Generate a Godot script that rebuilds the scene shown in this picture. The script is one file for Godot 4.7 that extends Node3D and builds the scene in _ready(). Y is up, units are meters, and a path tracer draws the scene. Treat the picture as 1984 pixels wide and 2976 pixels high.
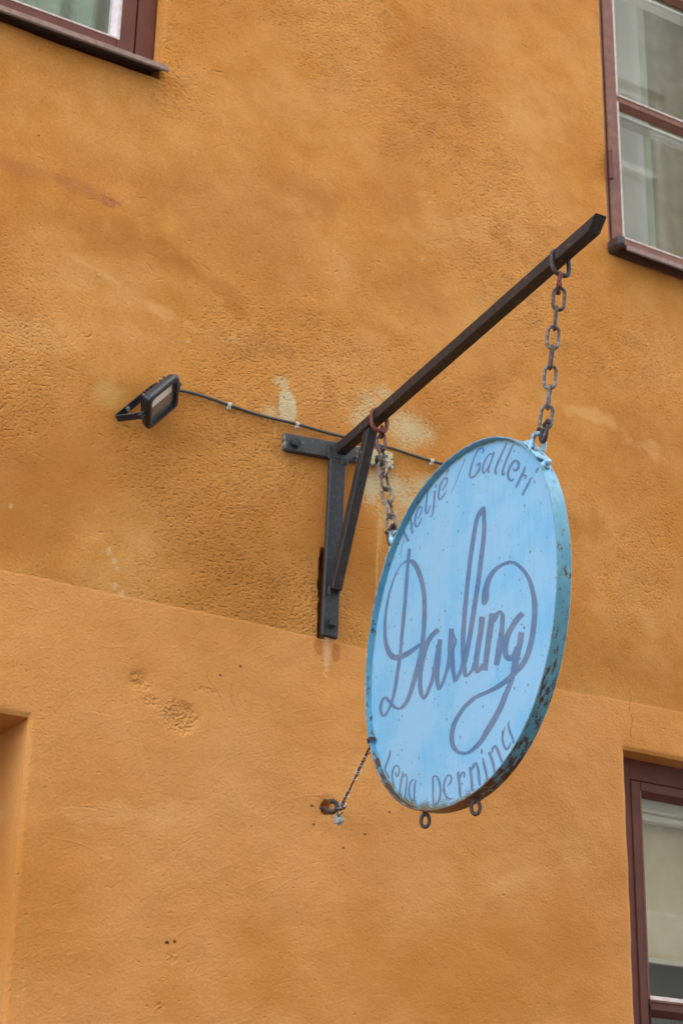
extends Node3D
# An ochre plastered house front with a round blue hanging sign, seen from the street below.
# Metres, y up; the house front lies in the plane z = 0, the street is towards +z.

const WX0 := -1.75
const WX1 := 2.05
const WY0 := 0.9
const WY1 := 5.7
const SEAM := 2.884
const TX0 := -1.0                                     # the part of the wall with a texture of its own
const TX1 := 1.2
const TY0 := 1.9
const TY1 := 5.15
const TEX_W := 1386
const TEX_H := 2048
# openings in the house front: x0, x1, y0, y1
const OPENINGS := [[-1.62, -0.4955, 4.146, 5.62], [0.8065, 1.93, 4.108, 5.58], [0.7825, 1.72, 1.02, 2.7695], [-1.66, -0.673, 1.02, 2.5985]]

var used := {}
var M := {}
var n_big := FastNoiseLite.new()
var n_mid := FastNoiseLite.new()
var n_edge := FastNoiseLite.new()
var rng := RandomNumberGenerator.new()
var sign_at := Transform3D()

# ------------------------------------------------------------------ names and tags
func numbered(called: String) -> String:
	if not used.has(called):
		used[called] = 0
		return called
	used[called] += 1
	return "%s_%03d" % [called, used[called]]

func tag(o: Node, label: String, category: String, group := "") -> void:
	o.set_meta("label", label)
	o.set_meta("category", category)
	if group:
		o.set_meta("group", group)

func thing(called: String, label: String, category: String, at := Transform3D(), group := "") -> Node3D:
	var o := Node3D.new()
	o.name = numbered(called)
	o.transform = at
	add_child(o)
	tag(o, label, category, group)
	return o

func build(st: SurfaceTool, called: String, m: Material, parent: Node, kind := "") -> MeshInstance3D:
	var o := MeshInstance3D.new()
	o.mesh = st.commit()
	o.material_override = m
	o.name = called if parent != self else numbered(called)
	parent.add_child(o, true)
	if kind:
		o.set_meta("kind", kind)
	return o

func place(mesh: Mesh, called: String, m: Material, parent: Node, at: Transform3D) -> MeshInstance3D:
	var o := MeshInstance3D.new()
	o.mesh = mesh
	o.material_override = m
	o.transform = at
	o.name = called
	parent.add_child(o, true)
	return o

# ------------------------------------------------------------------ shapes
func begin() -> SurfaceTool:
	var st := SurfaceTool.new()
	st.begin(Mesh.PRIMITIVE_TRIANGLES)
	return st

func vert(st: SurfaceTool, p: Vector3, n: Vector3, uv := Vector2.ZERO) -> void:
	st.set_normal(n)
	st.set_uv(uv)
	st.add_vertex(p)

func tri(st: SurfaceTool, p: Array, n: Array, uv: Array, facing: Vector3) -> void:
	var order := [0, 1, 2]
	if (p[2] - p[0]).cross(p[1] - p[0]).dot(facing) < 0.0:
		order = [0, 2, 1]
	for k in order:
		vert(st, p[k], n[k], uv[k])

func quad(st: SurfaceTool, a: Vector3, b: Vector3, c: Vector3, d: Vector3, n: Vector3, ua := Vector2(0, 0), ub := Vector2(1, 0), uc := Vector2(1, 1), ud := Vector2(0, 1)) -> void:
	tri(st, [a, b, c], [n, n, n], [ua, ub, uc], n)
	tri(st, [a, c, d], [n, n, n], [ua, uc, ud], n)

# a box with chamfered edges, placed by a transform; size is the full size
func bevel_box(st: SurfaceTool, at: Transform3D, size: Vector3, ch := 0.002) -> void:
	var h := size * 0.5
	ch = minf(ch, minf(h.x, minf(h.y, h.z)) * 0.9)
	var ax := [Vector3.RIGHT, Vector3.UP, Vector3.BACK]
	for i in 3:
		var j := (i + 1) % 3
		var k := (i + 2) % 3
		for s: float in [-1.0, 1.0]:
			var n: Vector3 = ax[i] * s
			var cen: Vector3 = n * h[i]
			var u: Vector3 = ax[j] * (h[j] - ch)
			var v: Vector3 = ax[k] * (h[k] - ch)
			quad(st, at * (cen - u - v), at * (cen + u - v), at * (cen + u + v), at * (cen - u + v), (at.basis * n).normalized())
		for s: float in [-1.0, 1.0]:
			for t: float in [-1.0, 1.0]:
				var nj: Vector3 = ax[j] * s
				var nk: Vector3 = ax[k] * t
				var e: Vector3 = ax[i] * (h[i] - ch)
				var p1: Vector3 = nj * h[j] + nk * (h[k] - ch)
				var p2: Vector3 = nj * (h[j] - ch) + nk * h[k]
				quad(st, at * (p1 - e), at * (p1 + e), at * (p2 + e), at * (p2 - e), (at.basis * (nj + nk)).normalized())
	for sx: float in [-1.0, 1.0]:
		for sy: float in [-1.0, 1.0]:
			for sz: float in [-1.0, 1.0]:
				var n := (at.basis * Vector3(sx, sy, sz)).normalized()
				var a := at * Vector3(sx * h.x, sy * (h.y - ch), sz * (h.z - ch))
				var b := at * Vector3(sx * (h.x - ch), sy * h.y, sz * (h.z - ch))
				var c := at * Vector3(sx * (h.x - ch), sy * (h.y - ch), sz * h.z)
				tri(st, [a, b, c], [n, n, n], [Vector2.ZERO, Vector2.ZERO, Vector2.ZERO], n)

func span(st: SurfaceTool, a: Vector3, b: Vector3, ch := 0.002) -> void:      # a box from corner to corner
	bevel_box(st, Transform3D(Basis(), (a + b) * 0.5), (b - a).abs(), ch)

func aim(from: Vector3, to: Vector3, side: Vector3) -> Transform3D:           # z along the bar, x near side, at its middle
	var z := (to - from).normalized()
	var y := z.cross(side).normalized()
	return Transform3D(Basis(y.cross(z), y, z), (from + to) * 0.5)

# a round tube along points; radii may hold one radius for all
func tube(st: SurfaceTool, pts: Array, radii: Array, sides := 10, closed := false, flat := 1.0) -> void:
	var n := pts.size()
	var tangents := []
	for i in n:
		var a: Vector3 = pts[(i - 1 + n) % n] if closed or i > 0 else pts[0]
		var b: Vector3 = pts[(i + 1) % n] if closed or i < n - 1 else pts[n - 1]
		tangents.append((b - a).normalized())
	var t0: Vector3 = tangents[0]
	var up := Vector3.UP if absf(t0.y) < 0.8 else Vector3.RIGHT
	var x := t0.cross(up).normalized()
	var rings := []
	for i in n:
		var t: Vector3 = tangents[i]
		x = (x - t * x.dot(t)).normalized()
		var y := t.cross(x)
		var r: float = radii[i] if radii.size() > 1 else radii[0]
		var ring := []
		for k in sides:
			var w := TAU * k / sides
			var dir: Vector3 = x * cos(w) + y * sin(w)
			ring.append([pts[i] + (x * cos(w) + y * sin(w) * flat) * r, dir])
		rings.append(ring)
	var last := n if closed else n - 1
	for i in last:
		var r1: Array = rings[i]
		var r2: Array = rings[(i + 1) % n]
		var off := 0
		if closed and i == n - 1:                     # close without a twist
			var best := 1e9
			for k in sides:
				var d: float = (r1[0][0] - tangents[i] * 0.0 - r2[k][0]).length()
				if d < best:
					best = d
					off = k
		for k in sides:
			var k2 := (k + 1) % sides
			var a: Array = r1[k]
			var b: Array = r1[k2]
			var c: Array = r2[(k2 + off) % sides]
			var d: Array = r2[(k + off) % sides]
			var u0 := Vector2(float(k) / sides, float(i) / n)
			tri(st, [a[0], b[0], c[0]], [a[1], b[1], c[1]], [u0, u0, u0], a[1] + b[1])
			tri(st, [a[0], c[0], d[0]], [a[1], c[1], d[1]], [u0, u0, u0], a[1] + b[1])
	if not closed:
		for e in 2:
			var i := 0 if e == 0 else n - 1
			var nn: Vector3 = -tangents[0] if e == 0 else tangents[n - 1]
			for k in sides:
				tri(st, [pts[i], rings[i][k][0], rings[i][(k + 1) % sides][0]], [nn, nn, nn], [Vector2.ZERO, Vector2.ZERO, Vector2.ZERO], nn)

# turned shape about the local y axis: profile of (radius, height)
func lathe(st: SurfaceTool, at: Transform3D, profile: Array, sides := 20, smooth := true) -> void:
	for i in profile.size() - 1:
		var p: Vector2 = profile[i]
		var q: Vector2 = profile[i + 1]
		var nn := Vector2(q.y - p.y, p.x - q.x).normalized()
		for k in sides:
			var w1 := TAU * k / sides
			var w2 := TAU * (k + 1) / sides
			var d1 := Vector3(cos(w1), 0, sin(w1))
			var d2 := Vector3(cos(w2), 0, sin(w2))
			var dm := (d1 + d2).normalized()
			var n1 := at.basis * ((d1 if smooth else dm) * nn.x + Vector3.UP * nn.y)
			var n2 := at.basis * ((d2 if smooth else dm) * nn.x + Vector3.UP * nn.y)
			var a := at * (d1 * p.x + Vector3.UP * p.y)
			var b := at * (d2 * p.x + Vector3.UP * p.y)
			var c := at * (d2 * q.x + Vector3.UP * q.y)
			var d := at * (d1 * q.x + Vector3.UP * q.y)
			if p.x > 1e-6:
				tri(st, [a, b, c], [n1, n2, n2], [Vector2.ZERO, Vector2.ZERO, Vector2.ZERO], n1 + n2)
			if q.x > 1e-6:
				tri(st, [a, c, d], [n1, n2, n1], [Vector2.ZERO, Vector2.ZERO, Vector2.ZERO], n1 + n2)

func hex_bolt(st: SurfaceTool, at: Transform3D, r: float, h: float) -> void:   # stands along local y
	lathe(st, at, [Vector2(r * 1.0, 0), Vector2(r, h * 0.8), Vector2(r * 0.86, h), Vector2(0, h)], 6, false)

# ------------------------------------------------------------------ materials
func noise(seed_: int, freq: float, octaves := 4, type := FastNoiseLite.TYPE_SIMPLEX_SMOOTH) -> FastNoiseLite:
	var f := FastNoiseLite.new()
	f.seed = seed_
	f.frequency = freq
	f.noise_type = type
	f.fractal_type = FastNoiseLite.FRACTAL_FBM
	f.fractal_octaves = octaves
	return f

func bytes(f: FastNoiseLite, w: int, h: int) -> PackedByteArray:
	var im := f.get_image(w, h)
	im.convert(Image.FORMAT_L8)
	return im.get_data()

func stretched(f: FastNoiseLite, w: int, h: int, sw: int, sh: int) -> PackedByteArray:
	var im := f.get_image(sw, sh)
	im.convert(Image.FORMAT_L8)
	im.resize(w, h, Image.INTERPOLATE_CUBIC)
	return im.get_data()

func ramp_texture(seed_: int, freq: float, stops: Array, octaves := 4, size := 256) -> ImageTexture:
	var f := noise(seed_, freq, octaves)
	var im := f.get_seamless_image(size, size)
	im.convert(Image.FORMAT_L8)
	var src := im.get_data()
	var g := Gradient.new()
	var offs := PackedFloat32Array()
	var cols := PackedColorArray()
	for s in stops:
		offs.append(s[0])
		cols.append(s[1])
	g.offsets = offs
	g.colors = cols
	var lut := PackedByteArray()
	for i in 256:
		var c := g.sample(i / 255.0)
		lut.append_array([int(c.r * 255), int(c.g * 255), int(c.b * 255)])
	var out := PackedByteArray()
	out.resize(size * size * 3)
	for i in size * size:
		var k := src[i] * 3
		out[i * 3] = lut[k]
		out[i * 3 + 1] = lut[k + 1]
		out[i * 3 + 2] = lut[k + 2]
	return ImageTexture.create_from_image(Image.create_from_data(size, size, false, Image.FORMAT_RGB8, out))

func rgb(r: int, g: int, b: int) -> Color:
	return Color8(r, g, b)

# a material whose colour wanders with a noise; tiles every «metres»
func patchy(seed_: int, stops: Array, metres: float, rough: float, freq := 0.02, relief := 0.0, metal := 0.0, world := false) -> StandardMaterial3D:
	var m := StandardMaterial3D.new()
	m.albedo_texture = ramp_texture(seed_, freq, stops)
	m.roughness = rough
	m.metallic = metal
	m.uv1_triplanar = true
	m.uv1_world_triplanar = world
	m.uv1_scale = Vector3.ONE / metres
	if relief > 0.0:
		m.heightmap_enabled = true
		m.heightmap_texture = ramp_texture(seed_ + 50, freq * 2.5, [[0.0, Color.BLACK], [1.0, Color.WHITE]])
		m.heightmap_scale = relief
	return m

func plain(c: Color, rough: float, metal := 0.0) -> StandardMaterial3D:
	var m := StandardMaterial3D.new()
	m.albedo_color = c
	m.roughness = rough
	m.metallic = metal
	return m

func make_materials() -> void:
	M.iron = patchy(11, [[0.0, rgb(32, 31, 32)], [0.5, rgb(38, 37, 38)], [0.75, rgb(46, 44, 43)], [0.9, rgb(62, 56, 50)], [1.0, rgb(112, 102, 90)]], 0.11, 0.6, 0.03, 0.05)
	M.beam = patchy(12, [[0.0, rgb(33, 26, 23)], [0.5, rgb(40, 31, 27)], [0.78, rgb(50, 37, 31)], [0.85, rgb(96, 66, 44)], [1.0, rgb(140, 126, 112)]], 0.14, 0.6, 0.03, 0.05)
	M.rust = patchy(13, [[0.0, rgb(52, 34, 28)], [0.5, rgb(84, 54, 40)], [0.75, rgb(112, 72, 50)], [1.0, rgb(140, 96, 66)]], 0.06, 0.75, 0.03, 0.05)
	M.red_rust = patchy(14, [[0.0, rgb(70, 30, 24)], [0.5, rgb(112, 48, 36)], [1.0, rgb(140, 78, 56)]], 0.06, 0.65, 0.03, 0.04)
	M.dark_rust = patchy(15, [[0.0, rgb(38, 30, 28)], [0.55, rgb(60, 46, 40)], [1.0, rgb(98, 70, 52)]], 0.06, 0.6, 0.03, 0.05)
	M.link_worn = patchy(16, [[0.0, rgb(72, 54, 46)], [0.42, rgb(104, 86, 76)], [0.6, rgb(134, 120, 109)], [0.8, rgb(156, 146, 134)], [1.0, rgb(196, 188, 174)]], 0.1, 0.6, 0.035, 0.04)
	M.link_brown = patchy(17, [[0.0, rgb(60, 42, 34)], [0.5, rgb(88, 66, 54)], [0.75, rgb(112, 90, 76)], [1.0, rgb(176, 162, 146)]], 0.1, 0.65, 0.035, 0.04)
	M.lug = patchy(18, [[0.0, rgb(70, 48, 34)], [0.36, rgb(104, 78, 58)], [0.4, rgb(140, 190, 214)], [0.6, rgb(150, 203, 226)], [1.0, rgb(178, 216, 230)]], 0.09, 0.45, 0.02, 0.03)
	M.frame = patchy(19, [[0.0, rgb(92, 43, 29)], [0.5, rgb(100, 48, 33)], [1.0, rgb(110, 56, 40)]], 0.5, 0.65, 0.02, 0.02)
	M.frame_sheen = patchy(20, [[0.0, rgb(118, 70, 52)], [0.5, rgb(126, 78, 59)], [1.0, rgb(136, 90, 70)]], 0.3, 0.65, 0.03, 0.02)  # the brown frame paint, lightened to hold the sheen of the sky
	M.sill = patchy(30, [[0.0, rgb(122, 92, 80)], [0.5, rgb(138, 108, 95)], [1.0, rgb(158, 128, 114)]], 0.2, 0.5, 0.03, 0.03)
	M.cream = patchy(21, [[0.0, rgb(232, 230, 212)], [1.0, rgb(240, 239, 226)]], 0.5, 0.4, 0.02)
	M.putty = patchy(22, [[0.0, rgb(186, 160, 154)], [1.0, rgb(222, 208, 203)]], 0.2, 0.5, 0.03)  # putty, also the tone of the painted highlight strips
	M.black = plain(rgb(22, 22, 24), 0.45)
	M.black_worn = patchy(23, [[0.0, rgb(22, 22, 25)], [0.6, rgb(30, 30, 34)], [0.85, rgb(50, 50, 54)], [1.0, rgb(96, 94, 94)]], 0.08, 0.42, 0.03)
	M.cable = plain(rgb(70, 68, 62), 0.5)
	M.clip = patchy(24, [[0.0, rgb(176, 166, 140)], [1.0, rgb(226, 220, 205)]], 0.03, 0.5, 0.03)
	M.steel = plain(rgb(168, 162, 150), 0.35, 0.8)
	M.white_plastic = patchy(25, [[0.0, rgb(112, 106, 96)], [0.5, rgb(156, 152, 143)], [1.0, rgb(188, 186, 180)]], 0.03, 0.35, 0.02)
	M.wire = plain(rgb(52, 42, 38), 0.55)
	M.wire_bright = plain(rgb(190, 186, 178), 0.35, 0.6)
	M.room = plain(rgb(196, 192, 178), 0.9)
	M.street = patchy(26, [[0.0, rgb(74, 73, 71)], [1.0, rgb(100, 98, 94)]], 1.2, 0.9, 0.03)
	M.facade = patchy(27, [[0.0, rgb(184, 176, 154)], [0.5, rgb(196, 188, 164)], [1.0, rgb(206, 198, 176)]], 2.5, 0.9, 0.02)
	M.facade_trim = plain(rgb(226, 222, 206), 0.8)
	M.roof = patchy(28, [[0.0, rgb(58, 60, 62)], [1.0, rgb(82, 82, 82)]], 1.0, 0.6, 0.03)
	M.side_wall = patchy(29, [[0.0, rgb(178, 112, 50)], [1.0, rgb(206, 142, 74)]], 2.0, 0.9, 0.02)
	M.reflection_pale = patchy(63, [[0.0, rgb(214, 220, 218)], [0.5, rgb(222, 226, 220)], [1.0, rgb(230, 228, 212)]], 0.5, 0.9, 0.02)  # this and the next two imitate reflections in the panes
	M.reflection_green = patchy(67, [[0.0, rgb(190, 204, 180)], [1.0, rgb(212, 220, 196)]], 0.5, 0.9, 0.02)
	M.reflection_olive = patchy(66, [[0.0, rgb(150, 138, 102)], [0.5, rgb(164, 152, 116)], [1.0, rgb(178, 166, 130)]], 0.5, 0.9, 0.02)
	var glass := StandardMaterial3D.new()
	glass.albedo_color = Color(0.9, 0.92, 0.9, 0.05)
	glass.transparency = BaseMaterial3D.TRANSPARENCY_ALPHA
	glass.roughness = 0.0
	glass.metallic_specular = 0.71
	M.glass = glass
	var far_glass := plain(rgb(30, 36, 38), 0.05)
	M.far_glass = far_glass

const KNOCKS := [[-0.45, 2.715, 0.02, 0.022], [-0.425, 2.672, 0.016, 0.012], [-0.352, 2.652, 0.042, 0.034], [-0.344, 2.178, 0.014, 0.012], [-0.363, 2.087, 0.012, 0.012], [-0.30, 2.72, 0.02, 0.008]]

# ------------------------------------------------------------------ the plastered wall
func fold(t: float) -> float:                          # beyond its edge the wall goes on mirrored
	t = fposmod(t, 2.0)
	return t if t <= 1.0 else 2.0 - t

func seam_y(x: float) -> float:
	x = TX0 + (TX1 - TX0) * fold((x - TX0) / (TX1 - TX0))
	return SEAM + 0.004 * n_edge.get_noise_2d(x * 40.0, 7.0) + (0.018 * maxf(0.0, x - 0.6))

# how far the plaster stands out from the plane z = 0, in metres
func relief(x: float, y: float) -> float:
	var z := 0.0045 * n_big.get_noise_2d(x * 100.0, y * 100.0) + 0.0014 * n_mid.get_noise_2d(x * 100.0, y * 100.0)
	var low := clampf((seam_y(x) - y) / 0.004, 0.0, 1.0)
	z += 0.0012 * low
	# the plaster broken away along the bracket post
	var side := -0.0432 + 0.0035 * n_edge.get_noise_2d(x * 10.0, y * 260.0)
	if y > 2.883 and y < 3.09 and x > side and x < -0.018:
		z -= 0.13 * clampf((3.09 - y) / 0.02, 0.0, 1.0)
	# the hole round the iron loop
	var d := Vector2(x + 0.009, y - 2.5185).length() + 0.002 * n_edge.get_noise_2d(x * 300.0, y * 300.0)
	if d < 0.0165:
		z -= 0.026 * clampf((0.0165 - d) / 0.005, 0.0, 1.0)
	elif d < 0.03:
		z -= 0.002 * (0.03 - d) / 0.011
	# two knocks in the lower coat
	for c in [[-0.45, 2.715, 0.022, 0.004], [-0.352, 2.652, 0.042, 0.004]]:
		var e := Vector2(x - c[0], (y - c[1]) * 1.2).length() + 0.012 * n_edge.get_noise_2d(x * 160.0, y * 160.0)
		if e < c[2]:
			z -= c[3] * clampf((c[2] - e) / (c[2] * 0.35), 0.0, 1.0) * (0.7 + 0.6 * n_edge.get_noise_2d(x * 420.0 + 9.0, y * 420.0))
	for o in OPENINGS:                                # rounded arrises
		var dx := maxf(maxf(o[0] - x, x - o[1]), 0.0)
		var dy := maxf(maxf(o[2] - y, y - o[3]), 0.0)
		var r := sqrt(dx * dx + dy * dy)
		if r < 0.01:
			z -= 0.005 * pow(1.0 - r / 0.01, 2.0)
	var border := minf(minf(x - WX0, WX1 - x), minf(y - WY0, WY1 - y))
	return z * clampf(border / 0.1, 0.0, 1.0)

func wall_uv(x: float, y: float) -> Vector2:
	return Vector2(fold((x - TX0) / (TX1 - TX0)), 1.0 - fold((y - TY0) / (TY1 - TY0)))

func mix3(a: Vector3, b: Vector3, t: float) -> Vector3:
	return a + (b - a) * t

# paints a patch with a noise-eaten outline into the wall's colour
func stain(col: PackedByteArray, eat: PackedByteArray, cx: float, cy: float, rx: float, ry: float, turn: float, c: Color, strength: float, ragged := 0.7, fine := 0.0, soft := 4.0) -> void:
	var px := (cx - TX0) / (TX1 - TX0) * TEX_W
	var py := (TY1 - cy) / (TY1 - TY0) * TEX_H
	var k := TEX_H / (TY1 - TY0)
	var reach := maxf(rx, ry) * k * 1.8 + 3.0
	var cs := cos(turn)
	var sn := sin(turn)
	var target := [c.r * 255.0, c.g * 255.0, c.b * 255.0]
	for y in range(maxi(0, int(py - reach)), mini(TEX_H, int(py + reach))):
		for x in range(maxi(0, int(px - reach)), mini(TEX_W, int(px + reach))):
			var dx := (x - px) / k
			var dy := (py - y) / k
			var u := (dx * cs + dy * sn) / rx
			var v := (-dx * sn + dy * cs) / ry
			var i := y * TEX_W + x
			var e := sqrt(u * u + v * v) + (eat[i] / 255.0 - 0.5) * 2.0 * ragged
			var a := clampf((1.0 - e) * soft, 0.0, 1.0) * strength
			if fine > 0.0:
				a *= clampf((eat[(i * 7 + 12345) % eat.size()] / 255.0 - fine) * 6.0, 0.0, 1.0)
			if a > 0.01:
				for ch in 3:
					col[i * 3 + ch] = int(col[i * 3 + ch] + (target[ch] - col[i * 3 + ch]) * a)

func wall_material() -> StandardMaterial3D:
	var w := TEX_W
	var h := TEX_H
	var big := bytes(noise(3, 0.0029, 5), w, h)
	var patch := bytes(noise(12, 0.0021, 4), w, h)
	var hue := bytes(noise(14, 0.0036, 3), w, h)
	var med := bytes(noise(4, 0.015, 4), w, h)
	var grain := stretched(noise(5, 0.2, 3), w, h, w * 3 / 4, h)
	var pits := stretched(noise(6, 0.21, 3), w, h, w * 9 / 16, h)
	var sand := bytes(noise(7, 0.5, 2, FastNoiseLite.TYPE_VALUE), w, h)
	var flecks := stretched(noise(8, 0.3, 2), w, h, w * 2 / 3, h)
	var swirl := stretched(noise(9, 0.034, 3), w, h, w / 3, h)
	var col := PackedByteArray()
	col.resize(w * h * 3)
	var hgt := PackedByteArray()
	hgt.resize(w * h)
	var up_a := Vector3(208, 145, 79)
	var up_b := Vector3(188, 119, 47)
	var up_c := Vector3(156, 98, 42)
	var lo_a := Vector3(220, 152, 89)
	var lo_b := Vector3(210, 138, 67)
	var seam_row := PackedFloat32Array()
	for x in w:
		seam_row.append((TY1 - seam_y(TX0 + (x + 0.5) * (TX1 - TX0) / w)) / (TY1 - TY0) * h)
	for y in h:
		var wy := TY1 - (y + 0.5) * (TY1 - TY0) / h
		for x in w:
			var i := y * w + x
			var wx := TX0 + (x + 0.5) * (TX1 - TX0) / w
			var b := big[i] / 255.0
			var m := med[i] / 255.0
			var g := grain[i] / 255.0
			var p := pits[i] / 255.0
			var c: Vector3
			var z: float
			if y < seam_row[x]:
				# the old upper coat is rougher in places
				var rough := clampf((patch[i] / 255.0 - 0.42) * 3.2 + 0.8 * (0.5 - m) + 0.5 * clampf((3.75 - wy) * 1.6, 0.0, 1.0) * clampf((0.15 - wx) * 2.0, 0.0, 1.0), 0.12, 1.0)
				var t := clampf((b - 0.5) * 0.9 + (m - 0.5) * 0.6 + 0.55, 0.0, 1.0)
				c = mix3(up_b, up_a, t)
				c = mix3(c, Vector3(172, 106, 50), clampf((hue[i] / 255.0 - 0.5) * 2.0, 0.0, 1.0) * 0.45)
				c = mix3(c, Vector3(214, 158, 104), clampf((0.42 - hue[i] / 255.0 + (m - 0.5) * 0.8) * 2.0, 0.0, 1.0) * 0.14)
				var dirt := clampf((m - 0.58) * 2.5, 0.0, 0.3) * rough
				c = mix3(c, up_c, dirt)
				var pit := clampf((p - 0.62 - 0.13 * (1.0 - rough)) * 7.0, 0.0, 1.0) * clampf((flecks[i] / 255.0 - 0.3) * 3.0, 0.1, 1.0)
				c *= 0.91 + 0.1 * g + 0.08 * sand[i] / 255.0
				var fl := clampf((flecks[i] / 255.0 - 0.74) * 8.0, 0.0, 1.0) * rough * 0.3
				c = mix3(c, Vector3(112, 70, 34), fl)
				z = 0.66 + (g - 0.5) * 0.18 * (0.15 + rough) + (sand[i] / 255.0 - 0.5) * 0.14 * (0.4 + rough) + (m - 0.5) * 0.16 - pit * (0.28 + 0.3 * rough)
			else:
				var t := clampf((b - 0.5) * 0.8 + (m - 0.5) * 0.25 + 0.55, 0.0, 1.0)
				c = mix3(lo_b, lo_a, t)
				c = mix3(c, Vector3(190, 116, 46), clampf((hue[i] / 255.0 - 0.5) * 1.8, 0.0, 1.0) * 0.35)
				c = mix3(c, Vector3(214, 154, 98), clampf((0.44 - hue[i] / 255.0 + (m - 0.5) * 0.8) * 2.0, 0.0, 1.0) * 0.14)
				c *= 0.955 + 0.05 * g + 0.04 * sand[i] / 255.0
				var s := swirl[i] / 255.0
				z = 0.6 + (s - 0.5) * 0.1 + (g - 0.5) * 0.1 + (sand[i] / 255.0 - 0.5) * 0.12 + (m - 0.5) * 0.13
				z -= clampf((p - 0.8) * 8.0, 0.0, 1.0) * 0.4
				# the knocked places are ragged inside
				for q in KNOCKS:
					var dx: float = (wx - q[0]) / q[2]
					if absf(dx) < 1.6:
						var dy: float = (wy - q[1]) / q[3]
						if absf(dy) < 1.6:
							var e := clampf((1.15 - sqrt(dx * dx + dy * dy) + (m - 0.5) * 1.4) * 2.5, 0.0, 1.0)
							z += e * ((g - 0.5) * 0.5 + (sand[i] / 255.0 - 0.5) * 0.5 - 0.16 - clampf((p - 0.6) * 6.0, 0.0, 1.0) * 0.3)
			col[i * 3] = clampi(int(c.x), 0, 255)
			col[i * 3 + 1] = clampi(int(c.y), 0, 255)
			col[i * 3 + 2] = clampi(int(c.z), 0, 255)
			hgt[i] = clampi(int(z * 255.0), 0, 255)
	# gouges left by the float, and pinholes
	for k in 640:
		var upper := k < 440
		var x := TX0 + rng.randf() * (TX1 - TX0)
		var y := (SEAM + rng.randf() * (TY1 - SEAM)) if upper else (TY0 + rng.randf() * (SEAM - TY0))
		if upper and k % 2 == 0:                      # thickest left of the bracket
			x = -0.9 + rng.randf() * 0.9
			y = 3.1 + rng.randf() * 0.75
		var px := (x - TX0) / (TX1 - TX0) * w
		var py := (TY1 - y) / (TY1 - TY0) * h
		var ang := (rng.randf() - 0.5) * 1.5
		var bend := (rng.randf() - 0.5) * 0.25
		var len := (1.5 + 16.0 * pow(rng.randf(), 3.0)) if upper else 1.0 + 3.0 * rng.randf() * rng.randf()
		var deep := (40.0 + 140.0 * rng.randf() * rng.randf()) * (1.0 if upper else 0.8)
		var step := 0.0
		while step < len:
			var taper := sin(PI * (step + 0.6) / (len + 1.2))
			for oy in range(-1, 2):
				for ox in range(-1, 2):
					var i := clampi(int(py) + oy, 0, h - 1) * w + clampi(int(px) + ox, 0, w - 1)
					var f := (1.0 if ox == 0 and oy == 0 else 0.35) * taper
					hgt[i] = maxi(0, mini(hgt[i], int(172.0 - deep * f)))
			px += cos(ang) * 0.8
			py += sin(ang) * 0.8
			ang += bend
			step += 0.8
	# long faint sweeps of the trowel in the lower coat
	for k in 300:
		var x := TX0 + rng.randf() * (TX1 - TX0)
		var y := TY0 + rng.randf() * ((SEAM - TY0 - 0.03) if k % 2 == 0 else (TY1 - TY0))
		var px := (x - TX0) / (TX1 - TX0) * w
		var py := (TY1 - y) / (TY1 - TY0) * h
		var ang := -0.35 + 0.5 * sin(x * 5.0) + 0.3 * (rng.randf() - 0.5)
		var bend := 0.004 + 0.006 * rng.randf()
		var len := 20.0 + 90.0 * rng.randf()
		var lift := (10.0 + 18.0 * rng.randf()) * (1.0 if k % 3 > 0 else -1.0)
		var step := 0.0
		while step < len:
			var i := clampi(int(py), 0, h - 1) * w + clampi(int(px), 0, w - 1)
			hgt[i] = clampi(int(hgt[i] + lift * sin(PI * step / len)), 0, 255)
			px += cos(ang)
			py += sin(ang)
			ang += bend
			step += 1.0
	# hairline cracks
	for q in [[-0.30, 2.76, 1.15, 60], [-0.245, 2.74, 1.25, 40], [0.50, 4.30, 1.2, 40], [-0.05, 4.05, 0.8, 24], [0.88, 3.34, 0.9, 30]]:
		var px: float = (q[0] - TX0) / (TX1 - TX0) * w
		var py: float = (TY1 - q[1]) / (TY1 - TY0) * h
		var ang: float = q[2]
		for s in int(q[3]):
			var i := clampi(int(py), 0, h - 1) * w + clampi(int(px), 0, w - 1)
			if rng.randf() < 0.85:
				hgt[i] = maxi(0, hgt[i] - 50)
				for ch in 3:
					col[i * 3 + ch] = int(col[i * 3 + ch] * 0.87)
			ang += (rng.randf() - 0.5) * 0.7
			ang = lerpf(ang, q[2], 0.15)
			px += cos(ang)
			py += sin(ang)
	# old red paint showing through, upper left
	stain(col, med, -0.79, 3.80, 0.12, 0.026, -0.02, rgb(170, 102, 66), 0.4, 0.8, 0.0, 1.3)
	stain(col, med, -0.64, 3.79, 0.09, 0.02, -0.08, rgb(168, 102, 66), 0.38, 0.8, 0.0, 1.3)
	stain(col, med, -0.585, 3.782, 0.03, 0.012, 0.0, rgb(140, 84, 66), 0.5, 1.0, 0.4)
	stain(col, med, -0.44, 3.78, 0.06, 0.04, 0.3, rgb(222, 162, 76), 0.45, 0.8, 0.0, 1.3)
	# patches of the limewash with more and with less pigment
	for q in [[0.18, 2.22, 0.42, 0.20, 0.5], [-0.25, 2.12, 0.25, 0.10, 0.4], [0.55, 2.35, 0.15, 0.2, 0.35], [-0.60, 2.35, 0.12, 0.2, 0.25]]:
		stain(col, big, q[0], q[1], q[2], q[3], 0.1, rgb(198, 125, 48), q[4], 0.9, 0.0, 1.0)
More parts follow.
